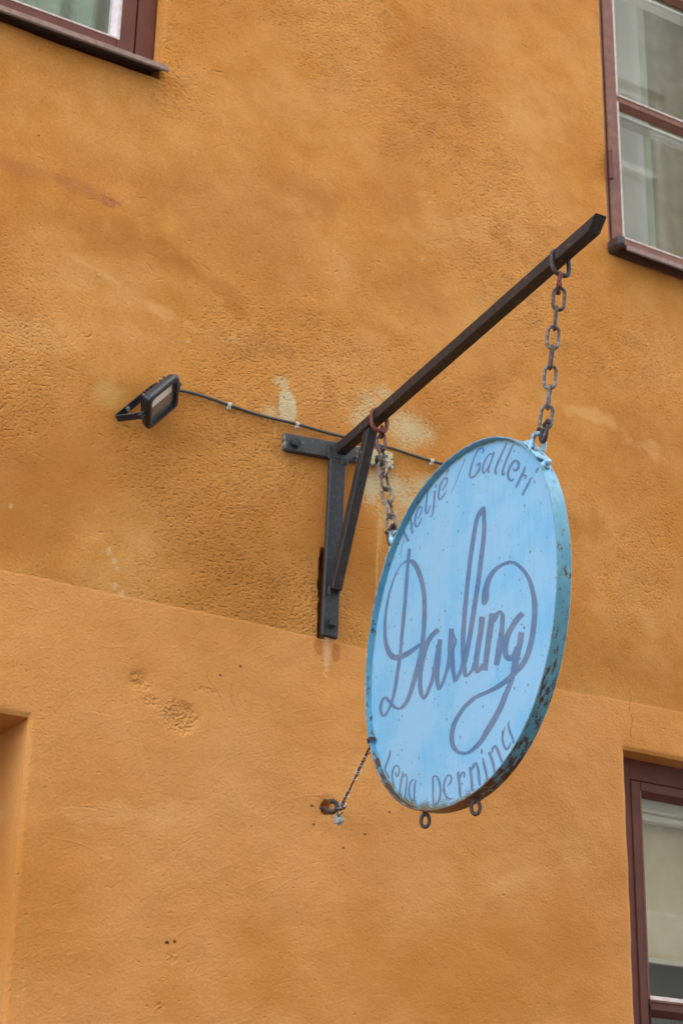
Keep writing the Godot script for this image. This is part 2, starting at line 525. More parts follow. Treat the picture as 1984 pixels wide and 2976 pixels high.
	for q in [[-0.30, 3.05, 0.55, 0.16, 0.36], [-0.75, 3.18, 0.25, 0.2, 0.32], [-0.62, 3.68, 0.3, 0.09, 0.25], [0.75, 3.0, 0.3, 0.09, 0.3], [-0.05, 3.2, 0.2, 0.3, 0.15]]:
		stain(col, big, q[0], q[1], q[2], q[3], -0.05, rgb(174, 110, 48), q[4], 0.9, 0.0, 1.0)
	# paler rubbed places and darker smears in the old coat
	for q in [[-0.60, 3.60, 0.10, 0.012, -0.25, 0.5], [-0.47, 3.555, 0.07, 0.014, -0.2, 0.45], [-0.28, 3.53, 0.16, 0.02, 0.05, 0.4], [0.74, 3.61, 0.15, 0.022, -0.1, 0.5], [0.9, 3.57, 0.10, 0.03, -0.2, 0.45], [0.30, 4.02, 0.22, 0.07, 0.2, 0.35], [0.58, 4.45, 0.14, 0.10, 0.3, 0.35], [-0.2, 4.2, 0.16, 0.06, 0.4, 0.3], [-0.72, 3.42, 0.12, 0.05, 0.0, 0.35]]:
		stain(col, med, q[0], q[1], q[2], q[3], q[4], rgb(218, 166, 106), q[5], 1.1, 0.0, 1.6)
	for q in [[-0.33, 3.66, 0.14, 0.03, -0.5, 0.4], [-0.55, 3.70, 0.16, 0.05, -0.1, 0.35], [0.42, 3.62, 0.12, 0.05, 0.3, 0.3], [0.2, 4.5, 0.1, 0.12, 0.2, 0.3], [0.68, 3.3, 0.1, 0.06, -0.2, 0.35], [-0.1, 3.95, 0.1, 0.05, 0.6, 0.3]]:
		stain(col, med, q[0], q[1], q[2], q[3], q[4], rgb(170, 106, 48), q[5], 1.1, 0.0, 1.6)
	for q in [[0.45, 2.42, 0.12, 0.03, 0.5, 0.4], [0.62, 2.5, 0.08, 0.05, 0.9, 0.35], [-0.45, 2.44, 0.16, 0.03, 0.15, 0.35], [0.1, 2.62, 0.2, 0.03, 0.1, 0.25]]:
		stain(col, med, q[0], q[1], q[2], q[3], q[4], rgb(228, 168, 104), q[5], 1.1, 0.0, 1.6)
	# bare pale plaster round the bracket
	for q in [[-0.15, 3.462, 0.02, 0.016, 0.6], [-0.17, 3.385, 0.03, 0.02, 0.5], [0.115, 3.512, 0.03, 0.014, 0.6], [0.075, 3.478, 0.035, 0.03, 0.55], [0.19, 3.44, 0.07, 0.05, 0.7], [0.06, 3.43, 0.04, 0.04, 0.5], [0.15, 3.285, 0.085, 0.035, 0.75], [0.085, 3.26, 0.03, 0.05, 0.85], [0.19, 3.25, 0.06, 0.035, 0.6], [0.235, 3.31, 0.05, 0.03, 0.45], [0.135, 3.2, 0.045, 0.03, 0.4]]:
		stain(col, med, q[0], q[1], q[2] * 1.1, q[3] * 1.1, 0.2, rgb(204, 172, 128), q[4] * 0.75, 1.0, 0.0, 1.4)
		stain(col, grain, q[0], q[1], q[2] * 0.85, q[3] * 0.85, 0.0, rgb(202, 184, 150), q[4] * 0.8, 1.1, 0.0, 3.0)
	stain(col, med, -0.137, 3.405, 0.03, 0.05, 0.15, rgb(202, 182, 146), 0.9, 0.4, 0.0, 6.0)
	stain(col, grain, -0.137, 3.405, 0.022, 0.03, 0.15, rgb(190, 150, 96), 0.6, 1.2, 0.5)
	# pale runs below the bracket, and below its foot
	for q in [[0.103, 3.07, 0.003, 0.08, 0.45], [0.108, 3.16, 0.006, 0.05, 0.3], [-0.165, 3.34, 0.003, 0.02, 0.4]]:
		stain(col, grain, q[0], q[1], q[2], q[3], 0.0, rgb(224, 190, 140), q[4], 0.9)
	stain(col, grain, -0.02, 2.85, 0.009, 0.05, 0.0, rgb(222, 172, 130), 0.75, 0.6)
	stain(col, med, -0.042, 2.865, 0.012, 0.02, 0.0, rgb(172, 100, 44), 0.5, 0.8)
	stain(col, med, 0.004, 2.86, 0.01, 0.022, 0.0, rgb(166, 96, 44), 0.5, 0.8)
	# lime and dirt round the lamp
	stain(col, med, -0.545, 3.335, 0.05, 0.06, 0.3, rgb(212, 168, 104), 0.6, 0.9, 0.0, 1.4)
	# chips of white and dark pock marks
	for q in [[-0.75, 3.022, 0.004], [-0.535, 2.975, 0.007], [-0.522, 2.955, 0.006], [-0.515, 2.94, 0.005], [-0.515, 2.902, 0.005], [0.24, 4.067, 0.004], [0.115, 3.53, 0.005], [-0.50, 2.888, 0.006], [-0.385, 3.5, 0.005], [0.22, 3.9, 0.005]]:
		stain(col, grain, q[0], q[1], q[2], q[2] * 1.4, -0.4, rgb(216, 190, 156), 0.45, 1.0)
	for q in [[-0.046, 2.517, 0.0035], [0.08, 2.475, 0.003], [-0.04, 2.479, 0.0035], [-0.355, 2.207, 0.005], [-0.34, 2.21, 0.004], [-0.226, 2.784, 0.003], [-0.769, 3.89, 0.003], [-0.271, 2.757, 0.003], [0.03, 2.44, 0.003], [0.14, 2.53, 0.003]]:
		stain(col, grain, q[0], q[1], q[2], q[2] * 0.8, -0.2, rgb(82, 50, 26), 0.85, 0.4)
	for k in 10:                                      # the hair crack over the lower window
		stain(col, grain, 0.806 + 0.004 * sin(k * 1.3), 2.915 - 0.012 * k, 0.0012, 0.008, 0.3 * sin(k * 2.1), rgb(126, 78, 36), 0.6, 0.3)
	for k in 30:                                      # brushed lime at the edge of the deep opening
		stain(col, grain, -0.655 + 0.02 * rng.randf(), 2.06 + 0.5 * rng.randf() * rng.randf(), 0.002, 0.02 + 0.02 * rng.randf(), 0.1, rgb(216, 160, 98), 0.2, 0.8)
	var m := StandardMaterial3D.new()
	m.albedo_texture = ImageTexture.create_from_image(Image.create_from_data(w, h, false, Image.FORMAT_RGB8, col))
	m.roughness = 0.92
	m.metallic_specular = 0.3
	m.heightmap_enabled = true
	m.heightmap_texture = ImageTexture.create_from_image(Image.create_from_data(w, h, false, Image.FORMAT_L8, hgt))
	m.heightmap_scale = 0.6
	return m

func axis_lines(a: float, b: float, coarse: float, fine: Array, must: Array) -> PackedFloat64Array:
	var lines := [a]
	var x := a
	var stops := must.duplicate()
	stops.append(b)
	stops.sort()
	for s in stops:
		while x < s - 1e-6:
			var step := coarse
			for f in fine:
				if x >= f[0] - 1e-6 and x < f[1]:
					step = minf(step, f[2])
			var nx := x + step
			if nx > s - step * 0.4:
				nx = s
			lines.append(nx)
			x = nx
	return PackedFloat64Array(lines)

func in_opening(x: float, y: float) -> bool:
	for o in OPENINGS:
		if x > o[0] and x < o[1] and y > o[2] and y < o[3]:
			return true
	return false

func make_wall(house: Node3D) -> void:
	var m := wall_material()
	var mx := []
	var my := []
	for o in OPENINGS:
		mx.append_array([o[0], o[1]])
		my.append_array([o[2], o[3]])
	mx.append_array([TX0, TX1])
	my.append_array([TY0, TY1])
	var xs := axis_lines(WX0, WX1, 0.016, [[-0.95, 1.2, 0.006], [-0.06, -0.01, 0.0022], [-0.035, 0.03, 0.003]], mx)
	var ys := axis_lines(WY0, WY1, 0.016, [[1.95, 5.1, 0.0055], [2.45, 2.56, 0.003], [2.86, 3.12, 0.0035]], my)
	var nx := xs.size()
	var ny := ys.size()
	var pos := PackedVector3Array()
	pos.resize(nx * ny)
	var nor := PackedVector3Array()
	nor.resize(nx * ny)
	var uvs := PackedVector2Array()
	uvs.resize(nx * ny)
	for j in ny:
		for i in nx:
			var p := Vector3(xs[i], ys[j], relief(xs[i], ys[j]))
			for o in OPENINGS:                        # hand-made, slightly wandering edges
				if (absf(p.x - o[0]) < 1e-5 or absf(p.x - o[1]) < 1e-5) and p.y > o[2] and p.y < o[3]:
					p.x += 0.0013 * n_edge.get_noise_2d(p.y * 60.0, o[0] * 50.0)
				if (absf(p.y - o[2]) < 1e-5 or absf(p.y - o[3]) < 1e-5) and p.x > o[0] and p.x < o[1]:
					p.y += 0.0013 * n_edge.get_noise_2d(p.x * 60.0, o[2] * 50.0)
			pos[j * nx + i] = p
			uvs[j * nx + i] = wall_uv(p.x, p.y)
	for j in ny:
		for i in nx:
			var a := pos[j * nx + maxi(i - 1, 0)]
			var b := pos[j * nx + mini(i + 1, nx - 1)]
			var c := pos[maxi(j - 1, 0) * nx + i]
			var d := pos[mini(j + 1, ny - 1) * nx + i]
			nor[j * nx + i] = (b - a).cross(d - c).normalized()
	var idx := PackedInt32Array()
	for j in ny - 1:
		for i in nx - 1:
			if in_opening((xs[i] + xs[i + 1]) * 0.5, (ys[j] + ys[j + 1]) * 0.5):
				continue
			var a := j * nx + i
			idx.append_array([a, a + nx, a + nx + 1, a, a + nx + 1, a + 1])
	var arrays := []
	arrays.resize(Mesh.ARRAY_MAX)
	arrays[Mesh.ARRAY_VERTEX] = pos
	arrays[Mesh.ARRAY_NORMAL] = nor
	arrays[Mesh.ARRAY_TEX_UV] = uvs
	arrays[Mesh.ARRAY_INDEX] = idx
	var mesh := ArrayMesh.new()
	mesh.add_surface_from_arrays(Mesh.PRIMITIVE_TRIANGLES, arrays)
	# reveals, and the plain wall further out
	var st := begin()
	for o in OPENINGS:
		for s in 4:
			var ring := []
			if s < 2:
				for j in ny:
					if ys[j] > o[2] - 1e-5 and ys[j] < o[3] + 1e-5:
						ring.append(pos[j * nx + xs.find(o[s])])
			else:
				for i in nx:
					if xs[i] > o[0] - 1e-5 and xs[i] < o[1] + 1e-5:
						ring.append(pos[ys.find(o[s]) * nx + i])
			var n: Vector3 = [Vector3.RIGHT, Vector3.LEFT, Vector3.UP, Vector3.DOWN][s]
			for k in ring.size() - 1:
				var a: Vector3 = ring[k]
				var b: Vector3 = ring[k + 1]
				var da := Vector3(a.x, a.y, -0.30)
				var db := Vector3(b.x, b.y, -0.30)
				var off := Vector3(0.3, 0, 0) if s < 2 else Vector3(0, 0.3, 0)
				var sgn := 1.0 if s == 1 or s == 3 else -1.0
				quad(st, a, b, db, da, n, wall_uv(a.x, a.y), wall_uv(b.x, b.y), wall_uv(db.x + off.x * sgn, db.y + off.y * sgn), wall_uv(da.x + off.x * sgn, da.y + off.y * sgn))
	var w := WX1 - WX0
	var top := 9.6
	for q in [[WX0 - w, WX0, 0.0, WY0], [WX0 - w, WX0, WY0, WY1], [WX0 - w, WX0, WY1, top], [WX0, WX1, 0.0, WY0], [WX0, WX1, WY1, top], [WX1, WX1 + w, 0.0, WY0], [WX1, WX1 + w, WY0, WY1], [WX1, WX1 + w, WY1, top]]:
		var sx := [q[0], q[1]]
		var sy := [q[2], q[3]]
		for k in range(-4, 6):
			var x := TX0 + k * (TX1 - TX0)
			var y := TY0 + k * (TY1 - TY0)
			if x > q[0] + 1e-4 and x < q[1] - 1e-4:
				sx.append(x)
			if y > q[2] + 1e-4 and y < q[3] - 1e-4:
				sy.append(y)
		sx.sort()
		sy.sort()
		for i in sx.size() - 1:
			for j in sy.size() - 1:
				var p := [Vector2(sx[i], sy[j]), Vector2(sx[i + 1], sy[j]), Vector2(sx[i + 1], sy[j + 1]), Vector2(sx[i], sy[j + 1])]
				var c := []
				for k in 4:                               # a hair inside, so that folding keeps each tile whole
					var inside: Vector2 = p[k].lerp((p[0] + p[2]) * 0.5, 0.0005)
					c.append(wall_uv(inside.x, inside.y))
				quad(st, Vector3(p[0].x, p[0].y, 0), Vector3(p[1].x, p[1].y, 0), Vector3(p[2].x, p[2].y, 0), Vector3(p[3].x, p[3].y, 0), Vector3.BACK, c[0], c[1], c[2], c[3])
	st.commit(mesh)
	var o := MeshInstance3D.new()
	o.mesh = mesh
	o.material_override = m
	o.name = "wall"
	house.add_child(o, true)
	# the inner leaf, with the same openings
	var bx := [-5.5, 5.8]
	bx.append_array(mx)
	bx.sort()
	var by := [0.0, top - 0.1]
	by.append_array(my)
	by.sort()
	st = begin()
	for i in bx.size() - 1:
		for j in by.size() - 1:
			if by[j + 1] - by[j] < 0.001 or bx[i + 1] - bx[i] < 0.001 or in_opening((bx[i] + bx[i + 1]) * 0.5, (by[j] + by[j + 1]) * 0.5):
				continue
			span(st, Vector3(bx[i], by[j], -0.34), Vector3(bx[i + 1], by[j + 1], -0.302), 0.0001)
	build(st, "inner_wall", M.room, house)
	st = begin()                                      # the rest of the house: sides, back, floors, partition
	span(st, Vector3(-5.55, 0, -5.0), Vector3(-5.3, top, -0.345))
	span(st, Vector3(5.6, 0, -5.0), Vector3(5.85, top, -0.345))
	span(st, Vector3(-5.55, 0, -5.25), Vector3(5.85, top, -5.002))
	build(st, "side_wall", M.side_wall, house)
	st = begin()
	for y: float in [0.05, 3.35, 6.35]:
		span(st, Vector3(-5.29, y, -4.99), Vector3(5.59, y + 0.25, -0.345))
	span(st, Vector3(0.2, 0.31, -4.98), Vector3(0.32, top - 0.1, -0.345))
	span(st, Vector3(-5.28, 0.31, -3.2), Vector3(5.58, top - 0.1, -3.1))
	build(st, "floor", M.room, house)
	st = begin()
	bevel_box(st, Transform3D(Basis(), Vector3(0.15, top + 0.1, -2.45)), Vector3(11.9, 0.2, 5.7), 0.02)
	build(st, "roof", M.roof, house)

# ------------------------------------------------------------------ windows
# a casement window in an opening; the sash rails, bars and panes are pieces of it
func window(house: Node3D, x0: float, x1: float, y0: float, y1: float, zf: float, fl: float, ft: float, sw: float, bars: Array, inner_bars: Array, inner_z: float, frame_m: Material, highlight_m: Material, gap := 0.004) -> Node3D:
	var win := Node3D.new()
	win.name = "window"
	house.add_child(win, true)
	var mid := (x0 + x1) * 0.5
	var side_gap := gap if gap > 0.002 else 0.0003
	var st := begin()                                 # outer frame with a rebate behind the gaps
	var d := 0.07
	span(st, Vector3(x0 - 0.004, y0, zf - d), Vector3(x0 + fl, y1, zf), 0.0015)
	span(st, Vector3(x1 - fl, y0, zf - d), Vector3(x1 + 0.004, y1, zf), 0.0015)
	span(st, Vector3(x0 + fl, y1 - ft, zf - d), Vector3(x1 - fl, y1 + 0.004, zf - 0.0005), 0.0015)
	span(st, Vector3(x0 + fl, y0, zf - d), Vector3(x1 - fl, y0 + 0.03, zf - 0.0005), 0.0015)
	span(st, Vector3(mid - 0.02, y0 + 0.03, zf - d), Vector3(mid + 0.02, y1 - ft, zf - 0.001), 0.0015)
	for s in 2:                                       # rebate strips
		var a := x0 + fl if s == 0 else mid + 0.02
		var b := mid - 0.02 if s == 0 else x1 - fl
		span(st, Vector3(a, y0 + 0.03, zf - d + 0.001), Vector3(a + 0.012, y1 - ft, zf - 0.045), 0.001)
		span(st, Vector3(b - 0.012, y0 + 0.03, zf - d + 0.001), Vector3(b, y1 - ft, zf - 0.045), 0.001)
		span(st, Vector3(a + 0.012, y1 - ft - 0.012, zf - d + 0.001), Vector3(b - 0.012, y1 - ft, zf - 0.045), 0.001)
	build(st, "frame", frame_m, win)
	for s in 2:
		var a := (x0 + fl if s == 0 else mid + 0.02) + side_gap
		var b := (mid - 0.02 if s == 0 else x1 - fl) - side_gap
		var bot := y0 + 0.03 + gap
		var top := y1 - ft - gap
		var zs := zf + 0.002
		st = begin()
		span(st, Vector3(a, bot, zs - 0.042), Vector3(a + sw, top, zs), 0.002)
		span(st, Vector3(b - sw, bot, zs - 0.042), Vector3(b, top, zs), 0.002)
		span(st, Vector3(a + sw, bot, zs - 0.042), Vector3(b - sw, bot + 0.03, zs - 0.0004), 0.002)
		span(st, Vector3(a + sw, top - sw * 0.8, zs - 0.042), Vector3(b - sw, top, zs - 0.0004), 0.002)
		build(st, "sash", frame_m, win)
		# the light bevel of putty and a painted highlight strip round each pane
		var ys := [bot + 0.03]
		for y in bars:
			ys.append(y)
		ys.append(top - sw * 0.8)
		for k in bars.size():
			st = begin()
			span(st, Vector3(a + sw, bars[k] - 0.012, zs - 0.036), Vector3(b - sw, bars[k] + 0.012, zs - 0.002), 0.002)
			build(st, "glazing_bar", frame_m, win)
		for k in ys.size() - 1:
			var lo: float = ys[k] + (0.012 if k > 0 else 0.0)
			var hi: float = ys[k + 1] - (0.012 if k < ys.size() - 2 else 0.0)
			st = begin()
			var l := a + sw
			var r := b - sw
			var zg := zs - 0.022
			var w := 0.012
			for e in [[Vector3(l, lo, 0), Vector3(l, hi, 0), Vector3(w, 0, 0)], [Vector3(r, lo, 0), Vector3(r, hi, 0), Vector3(-w, 0, 0)], [Vector3(l, lo, 0), Vector3(r, lo, 0), Vector3(0, w, 0)], [Vector3(l, hi, 0), Vector3(r, hi, 0), Vector3(0, -w, 0)]]:
				var p: Vector3 = e[0]
				var q: Vector3 = e[1]
				var inw: Vector3 = e[2]
				var along: Vector3 = (q - p).normalized() * w
				var za := Vector3(0, 0, zs - 0.006)
				var zb := Vector3(0, 0, zg + 0.003)
				var nn := (inw.normalized() + Vector3.BACK * 0.8).normalized()
				if inw.y < 0.0:                       # the head of each pane is painted like the frame
					build(st, "putty", M.putty, win)
					st = begin()
				quad(st, p + za, q + za, q - along + inw + zb, p + along + inw + zb, nn)
			build(st, "head_bead", frame_m, win)
			st = begin()                              # pale strip painting the highlight along the edge of the pane
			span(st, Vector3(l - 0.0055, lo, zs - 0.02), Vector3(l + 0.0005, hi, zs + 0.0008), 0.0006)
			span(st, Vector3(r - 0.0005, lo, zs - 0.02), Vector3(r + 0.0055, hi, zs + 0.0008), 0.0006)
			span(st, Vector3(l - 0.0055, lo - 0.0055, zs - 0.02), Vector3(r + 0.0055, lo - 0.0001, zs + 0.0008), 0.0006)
			build(st, "highlight_strip", highlight_m, win)
			st = begin()
			quad(st, Vector3(l - 0.004, lo - 0.004, zg), Vector3(r + 0.004, lo - 0.004, zg), Vector3(r + 0.004, hi + 0.004, zg), Vector3(l - 0.004, hi + 0.004, zg), Vector3.BACK)
			build(st, "pane", M.glass, win)
	if inner_bars.size() > 0:                         # the painted inner casements
		for s in 2:
			var a := x0 + 0.03 if s == 0 else mid + 0.005
			var b := mid - 0.005 if s == 0 else x1 - 0.03
			st = begin()
			span(st, Vector3(a, y0 + 0.03, inner_z - 0.03), Vector3(a + 0.05, y1 - 0.03, inner_z), 0.003)
			span(st, Vector3(b - 0.05, y0 + 0.03, inner_z - 0.03), Vector3(b, y1 - 0.03, inner_z), 0.003)
			span(st, Vector3(a + 0.05, y0 + 0.03, inner_z - 0.03), Vector3(b - 0.05, y0 + 0.075, inner_z - 0.0005), 0.003)
			span(st, Vector3(a + 0.05, y1 - 0.08, inner_z - 0.03), Vector3(b - 0.05, y1 - 0.03, inner_z - 0.0005), 0.003)
			for y in inner_bars:
				span(st, Vector3(a + 0.05, y - 0.011, inner_z - 0.028), Vector3(b - 0.05, y + 0.011, inner_z - 0.001), 0.003)
				span(st, Vector3(a + 0.05, y - 0.005, inner_z - 0.0015), Vector3(b - 0.05, y + 0.005, inner_z + 0.006), 0.002)
			build(st, "inner_casement", M.cream, win)
	return win

func sill(win: Node3D, x0: float, x1: float, zb: float, yb: float, zf: float, yf: float, m: Material) -> void:
	# sheet-metal sill: slopes out to a folded drip edge
	var st := begin()
	var pr := [Vector2(zb, yb), Vector2(zf - 0.004, yf + 0.002), Vector2(zf, yf), Vector2(zf + 0.0005, yf - 0.013), Vector2(zf - 0.003, yf - 0.0155), Vector2(zf - 0.005, yf - 0.012), Vector2(zf - 0.007, yf - 0.0045), Vector2(zb, yb - 0.006)]
	for k in pr.size() - 1:
		var p: Vector2 = pr[k]
		var q: Vector2 = pr[k + 1]
		var n := Vector3(0, -(q.x - p.x), (q.y - p.y)).normalized() * -1.0
		quad(st, Vector3(x0, p.y, p.x), Vector3(x1, p.y, p.x), Vector3(x1, q.y, q.x), Vector3(x0, q.y, q.x), n)
	for x: float in [x0, x1]:
		var n := Vector3.LEFT if x == x0 else Vector3.RIGHT
		quad(st, Vector3(x, yb, zb), Vector3(x, yf, zf), Vector3(x, yf - 0.0045, zf - 0.007), Vector3(x, yb - 0.006, zb), n)
		quad(st, Vector3(x, yf, zf), Vector3(x, yf - 0.013, zf + 0.0005), Vector3(x, yf - 0.0155, zf - 0.003), Vector3(x, yf - 0.0045, zf - 0.007), n)
	build(st, "sill", m, win)

func make_windows(house: Node3D) -> void:
	# upper left: set back in its opening
	var o: Array = OPENINGS[0]
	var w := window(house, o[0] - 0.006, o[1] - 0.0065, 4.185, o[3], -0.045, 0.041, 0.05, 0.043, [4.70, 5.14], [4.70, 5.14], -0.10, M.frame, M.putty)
	sill(w, o[0] - 0.02, -0.4935, -0.048, 4.196, 0.04, 4.155, M.sill)
	# upper right: flush with the wall, hung on a long hinge
	o = OPENINGS[1]
	w = window(house, o[0] + 0.0005, o[1], 4.118, o[3], -0.012, 0.012, 0.05, 0.042, [4.6235, 5.072], [4.6235, 5.072], -0.075, M.frame_sheen, M.putty)
	sill(w, 0.823, o[1] + 0.03, -0.014, 4.149, 0.05, 4.112, M.sill)
	var st := begin()                                 # upturned sheet at the end of the sill
	bevel_box(st, Transform3D(Basis(), Vector3(0.8095, 4.124, 0.023)), Vector3(0.027, 0.036, 0.052), 0.008)
	build(st, "sill_end", M.dark_rust, w)
	st = begin()
	tube(st, [Vector3(0.8165, 4.336, 0.006), Vector3(0.8165, 4.338, 0.006), Vector3(0.8165, 4.3775, 0.006), Vector3(0.8165, 4.378, 0.006), Vector3(0.8165, 4.3795, 0.006), Vector3(0.8165, 4.38, 0.006), Vector3(0.8165, 4.423, 0.006), Vector3(0.8165, 4.426, 0.006)], [0.005, 0.0075, 0.0075, 0.0068, 0.0068, 0.0075, 0.0075, 0.004], 12)
	build(st, "hinge", M.frame, w)
	# lower right: dark frame in a shallow recess
	o = OPENINGS[2]
	w = window(house, o[0] - 0.001, o[1], o[2], o[3] + 0.002, -0.056, 0.0625, 0.0515, 0.029, [2.205, 1.75], [], 0.0, M.frame, M.frame_sheen, 0.0018)
	st = begin()                                      # white lining of the inner window behind the head
	span(st, Vector3(o[0] + 0.04, 2.672, -0.16), Vector3(o[1] - 0.04, 2.71, -0.125), 0.004)
	span(st, Vector3(o[0] + 0.04, 2.655, -0.17), Vector3(o[1] - 0.04, 2.671, -0.14), 0.004)
	build(st, "inner_head", M.cream, w)
	# left: deep opening of the doorway
	o = OPENINGS[3]
	w = Node3D.new()
	w.name = "door"
	house.add_child(w, true)
	st = begin()
	span(st, Vector3(o[0] - 0.02, o[2] - 0.02, -0.37), Vector3(o[1] + 0.02, o[3] + 0.02, -0.345), 0.002)
	for k in 3:
		span(st, Vector3(o[0] + 0.06 + k * 0.31, o[2] + 0.1, -0.346), Vector3(o[0] + 0.31 + k * 0.31, o[3] - 0.1, -0.335), 0.008)
	build(st, "leaf", M.frame, w)

func make_interiors() -> void:
	# roller blind behind the lower right window
	var t := thing("roller_blind", "beige roller blind drawn most of the way down behind the lower right window", "blind", Transform3D(Basis(), Vector3(1.25, 2.34, -0.2)))
	var st := begin()
	span(st, Vector3(-0.43, 0.0, -0.0006), Vector3(0.43, 0.34, 0.0006), 0.0002)
	build(st, "cloth", patchy(61, [[0.0, rgb(226, 214, 170)], [1.0, rgb(234, 224, 188)]], 0.4, 0.85, 0.03), t)
	st = begin()
	span(st, Vector3(-0.43, -0.012, -0.004), Vector3(0.43, 0.001, 0.004), 0.002)
	build(st, "hem_bar", M.cream, t)
	st = begin()
	tube(st, [Vector3(-0.44, 0.355, 0), Vector3(0.44, 0.355, 0)], [0.016], 14)
	build(st, "roller", M.cream, t)
	# curtain behind the upper left window
	st = begin()
	var fold := 120
	for k in fold:
		var p := []
		for e in 2:
			var f := float(k + e) / fold
			var z := 0.018 * sin(f * 62.0) + 0.01 * sin(f * 23.0 + 1.0)
			p.append(Vector3(-1.5 + f * 0.98, 0, -0.24 + z))
		var n := Vector3(-(p[1].z - p[0].z), 0, p[1].x - p[0].x).normalized()
		quad(st, p[0] + Vector3.UP * 4.19, p[1] + Vector3.UP * 4.19, p[1] + Vector3.UP * 5.6, p[0] + Vector3.UP * 5.6, n)
	var c := build(st, "curtain", patchy(62, [[0.0, rgb(136, 160, 134)], [1.0, rgb(162, 182, 156)]], 0.3, 0.9, 0.03), self)
	tag(c, "grey green curtain hanging behind the upper left window", "curtain")
	# three panels added behind the upper right window to imitate its reflections
	var sides := [[0.84, 1.272, -0.40, M.reflection_pale, "added pale blue grey panel imitating a sky reflection at the left of the upper right window"], [1.265, 1.345, -0.425, M.reflection_green, "added narrow pale green panel imitating a reflection in the upper right window"], [1.335, 1.92, -0.45, M.reflection_olive, "added olive brown panel imitating a reflection at the right of the upper right window"]]
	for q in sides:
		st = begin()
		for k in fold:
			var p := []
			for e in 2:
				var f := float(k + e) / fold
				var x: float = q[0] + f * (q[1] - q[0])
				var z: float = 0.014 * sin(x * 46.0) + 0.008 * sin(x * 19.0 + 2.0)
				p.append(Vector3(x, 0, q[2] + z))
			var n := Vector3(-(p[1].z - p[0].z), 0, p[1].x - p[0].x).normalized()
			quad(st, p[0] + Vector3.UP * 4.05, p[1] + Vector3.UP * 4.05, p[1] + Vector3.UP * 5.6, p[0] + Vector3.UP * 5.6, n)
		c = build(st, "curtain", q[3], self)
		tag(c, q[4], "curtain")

# ------------------------------------------------------------------ the hanging sign
func hoop_r(w: float) -> float:
	return 0.36 + 0.001 * cos(2 * w) + 0.001 * sin(w) - 0.001 * cos(3 * w) - 0.001 * sin(3 * w) - 0.005 * cos(4 * w) + 0.001 * sin(4 * w)

const INK := 2048                                     # the lettering is drawn at this size over a 0.72 m square

func ink_quad(im: Image, q: Array) -> void:
	var lo := 1e9
	var hi := -1e9
	for p: Vector2 in q:
		lo = minf(lo, p.y)
		hi = maxf(hi, p.y)
	for y in range(int(floor(lo)), int(ceil(hi)) + 1):
		var l := 1e9
		var r := -1e9
		for k in 4:
			var a: Vector2 = q[k]
			var b: Vector2 = q[(k + 1) % 4]
			var ya := clampf(y, minf(a.y, b.y), maxf(a.y, b.y))
			if absf(ya - y) > 0.5:
				continue
			var x := a.x
			if absf(b.y - a.y) > 1e-4:
				x = a.x + (b.x - a.x) * (ya - a.y) / (b.y - a.y)
			else:
				l = minf(l, b.x)
				r = maxf(r, b.x)
			l = minf(l, x)
			r = maxf(r, x)
		if r >= l:
			im.fill_rect(Rect2i(int(round(l)), y, maxi(1, int(round(r)) - int(round(l))), 1), Color.WHITE)

# one brush stroke: both edges of the brush at a few stations, tenths of a millimetre from the sign's middle
func ink(im: Image, v: Array) -> void:
	var e := []
	for k in v.size() / 4:
		var s := INK / 0.72 / 10000.0
		e.append([Vector2((v[k * 4] + 3600) * s, (3600 - v[k * 4 + 1]) * s), Vector2((v[k * 4 + 2] + 3600) * s, (3600 - v[k * 4 + 3]) * s)])
	var n := e.size()
	for k in n - 1:
		var prev := []
		for j in 9:
			var t := j / 8.0
			var now := []
			for side in 2:
				var p1: Vector2 = e[k][side]
				var p2: Vector2 = e[k + 1][side]
				var p0: Vector2 = e[k - 1][side] if k > 0 else p1 * 2.0 - p2
				var p3: Vector2 = e[k + 2][side] if k < n - 2 else p2 * 2.0 - p1
				now.append(p1.cubic_interpolate(p2, p0, p3, t))
			if j > 0:
				ink_quad(im, [prev[0], now[0], now[1], prev[1]])
			prev = now

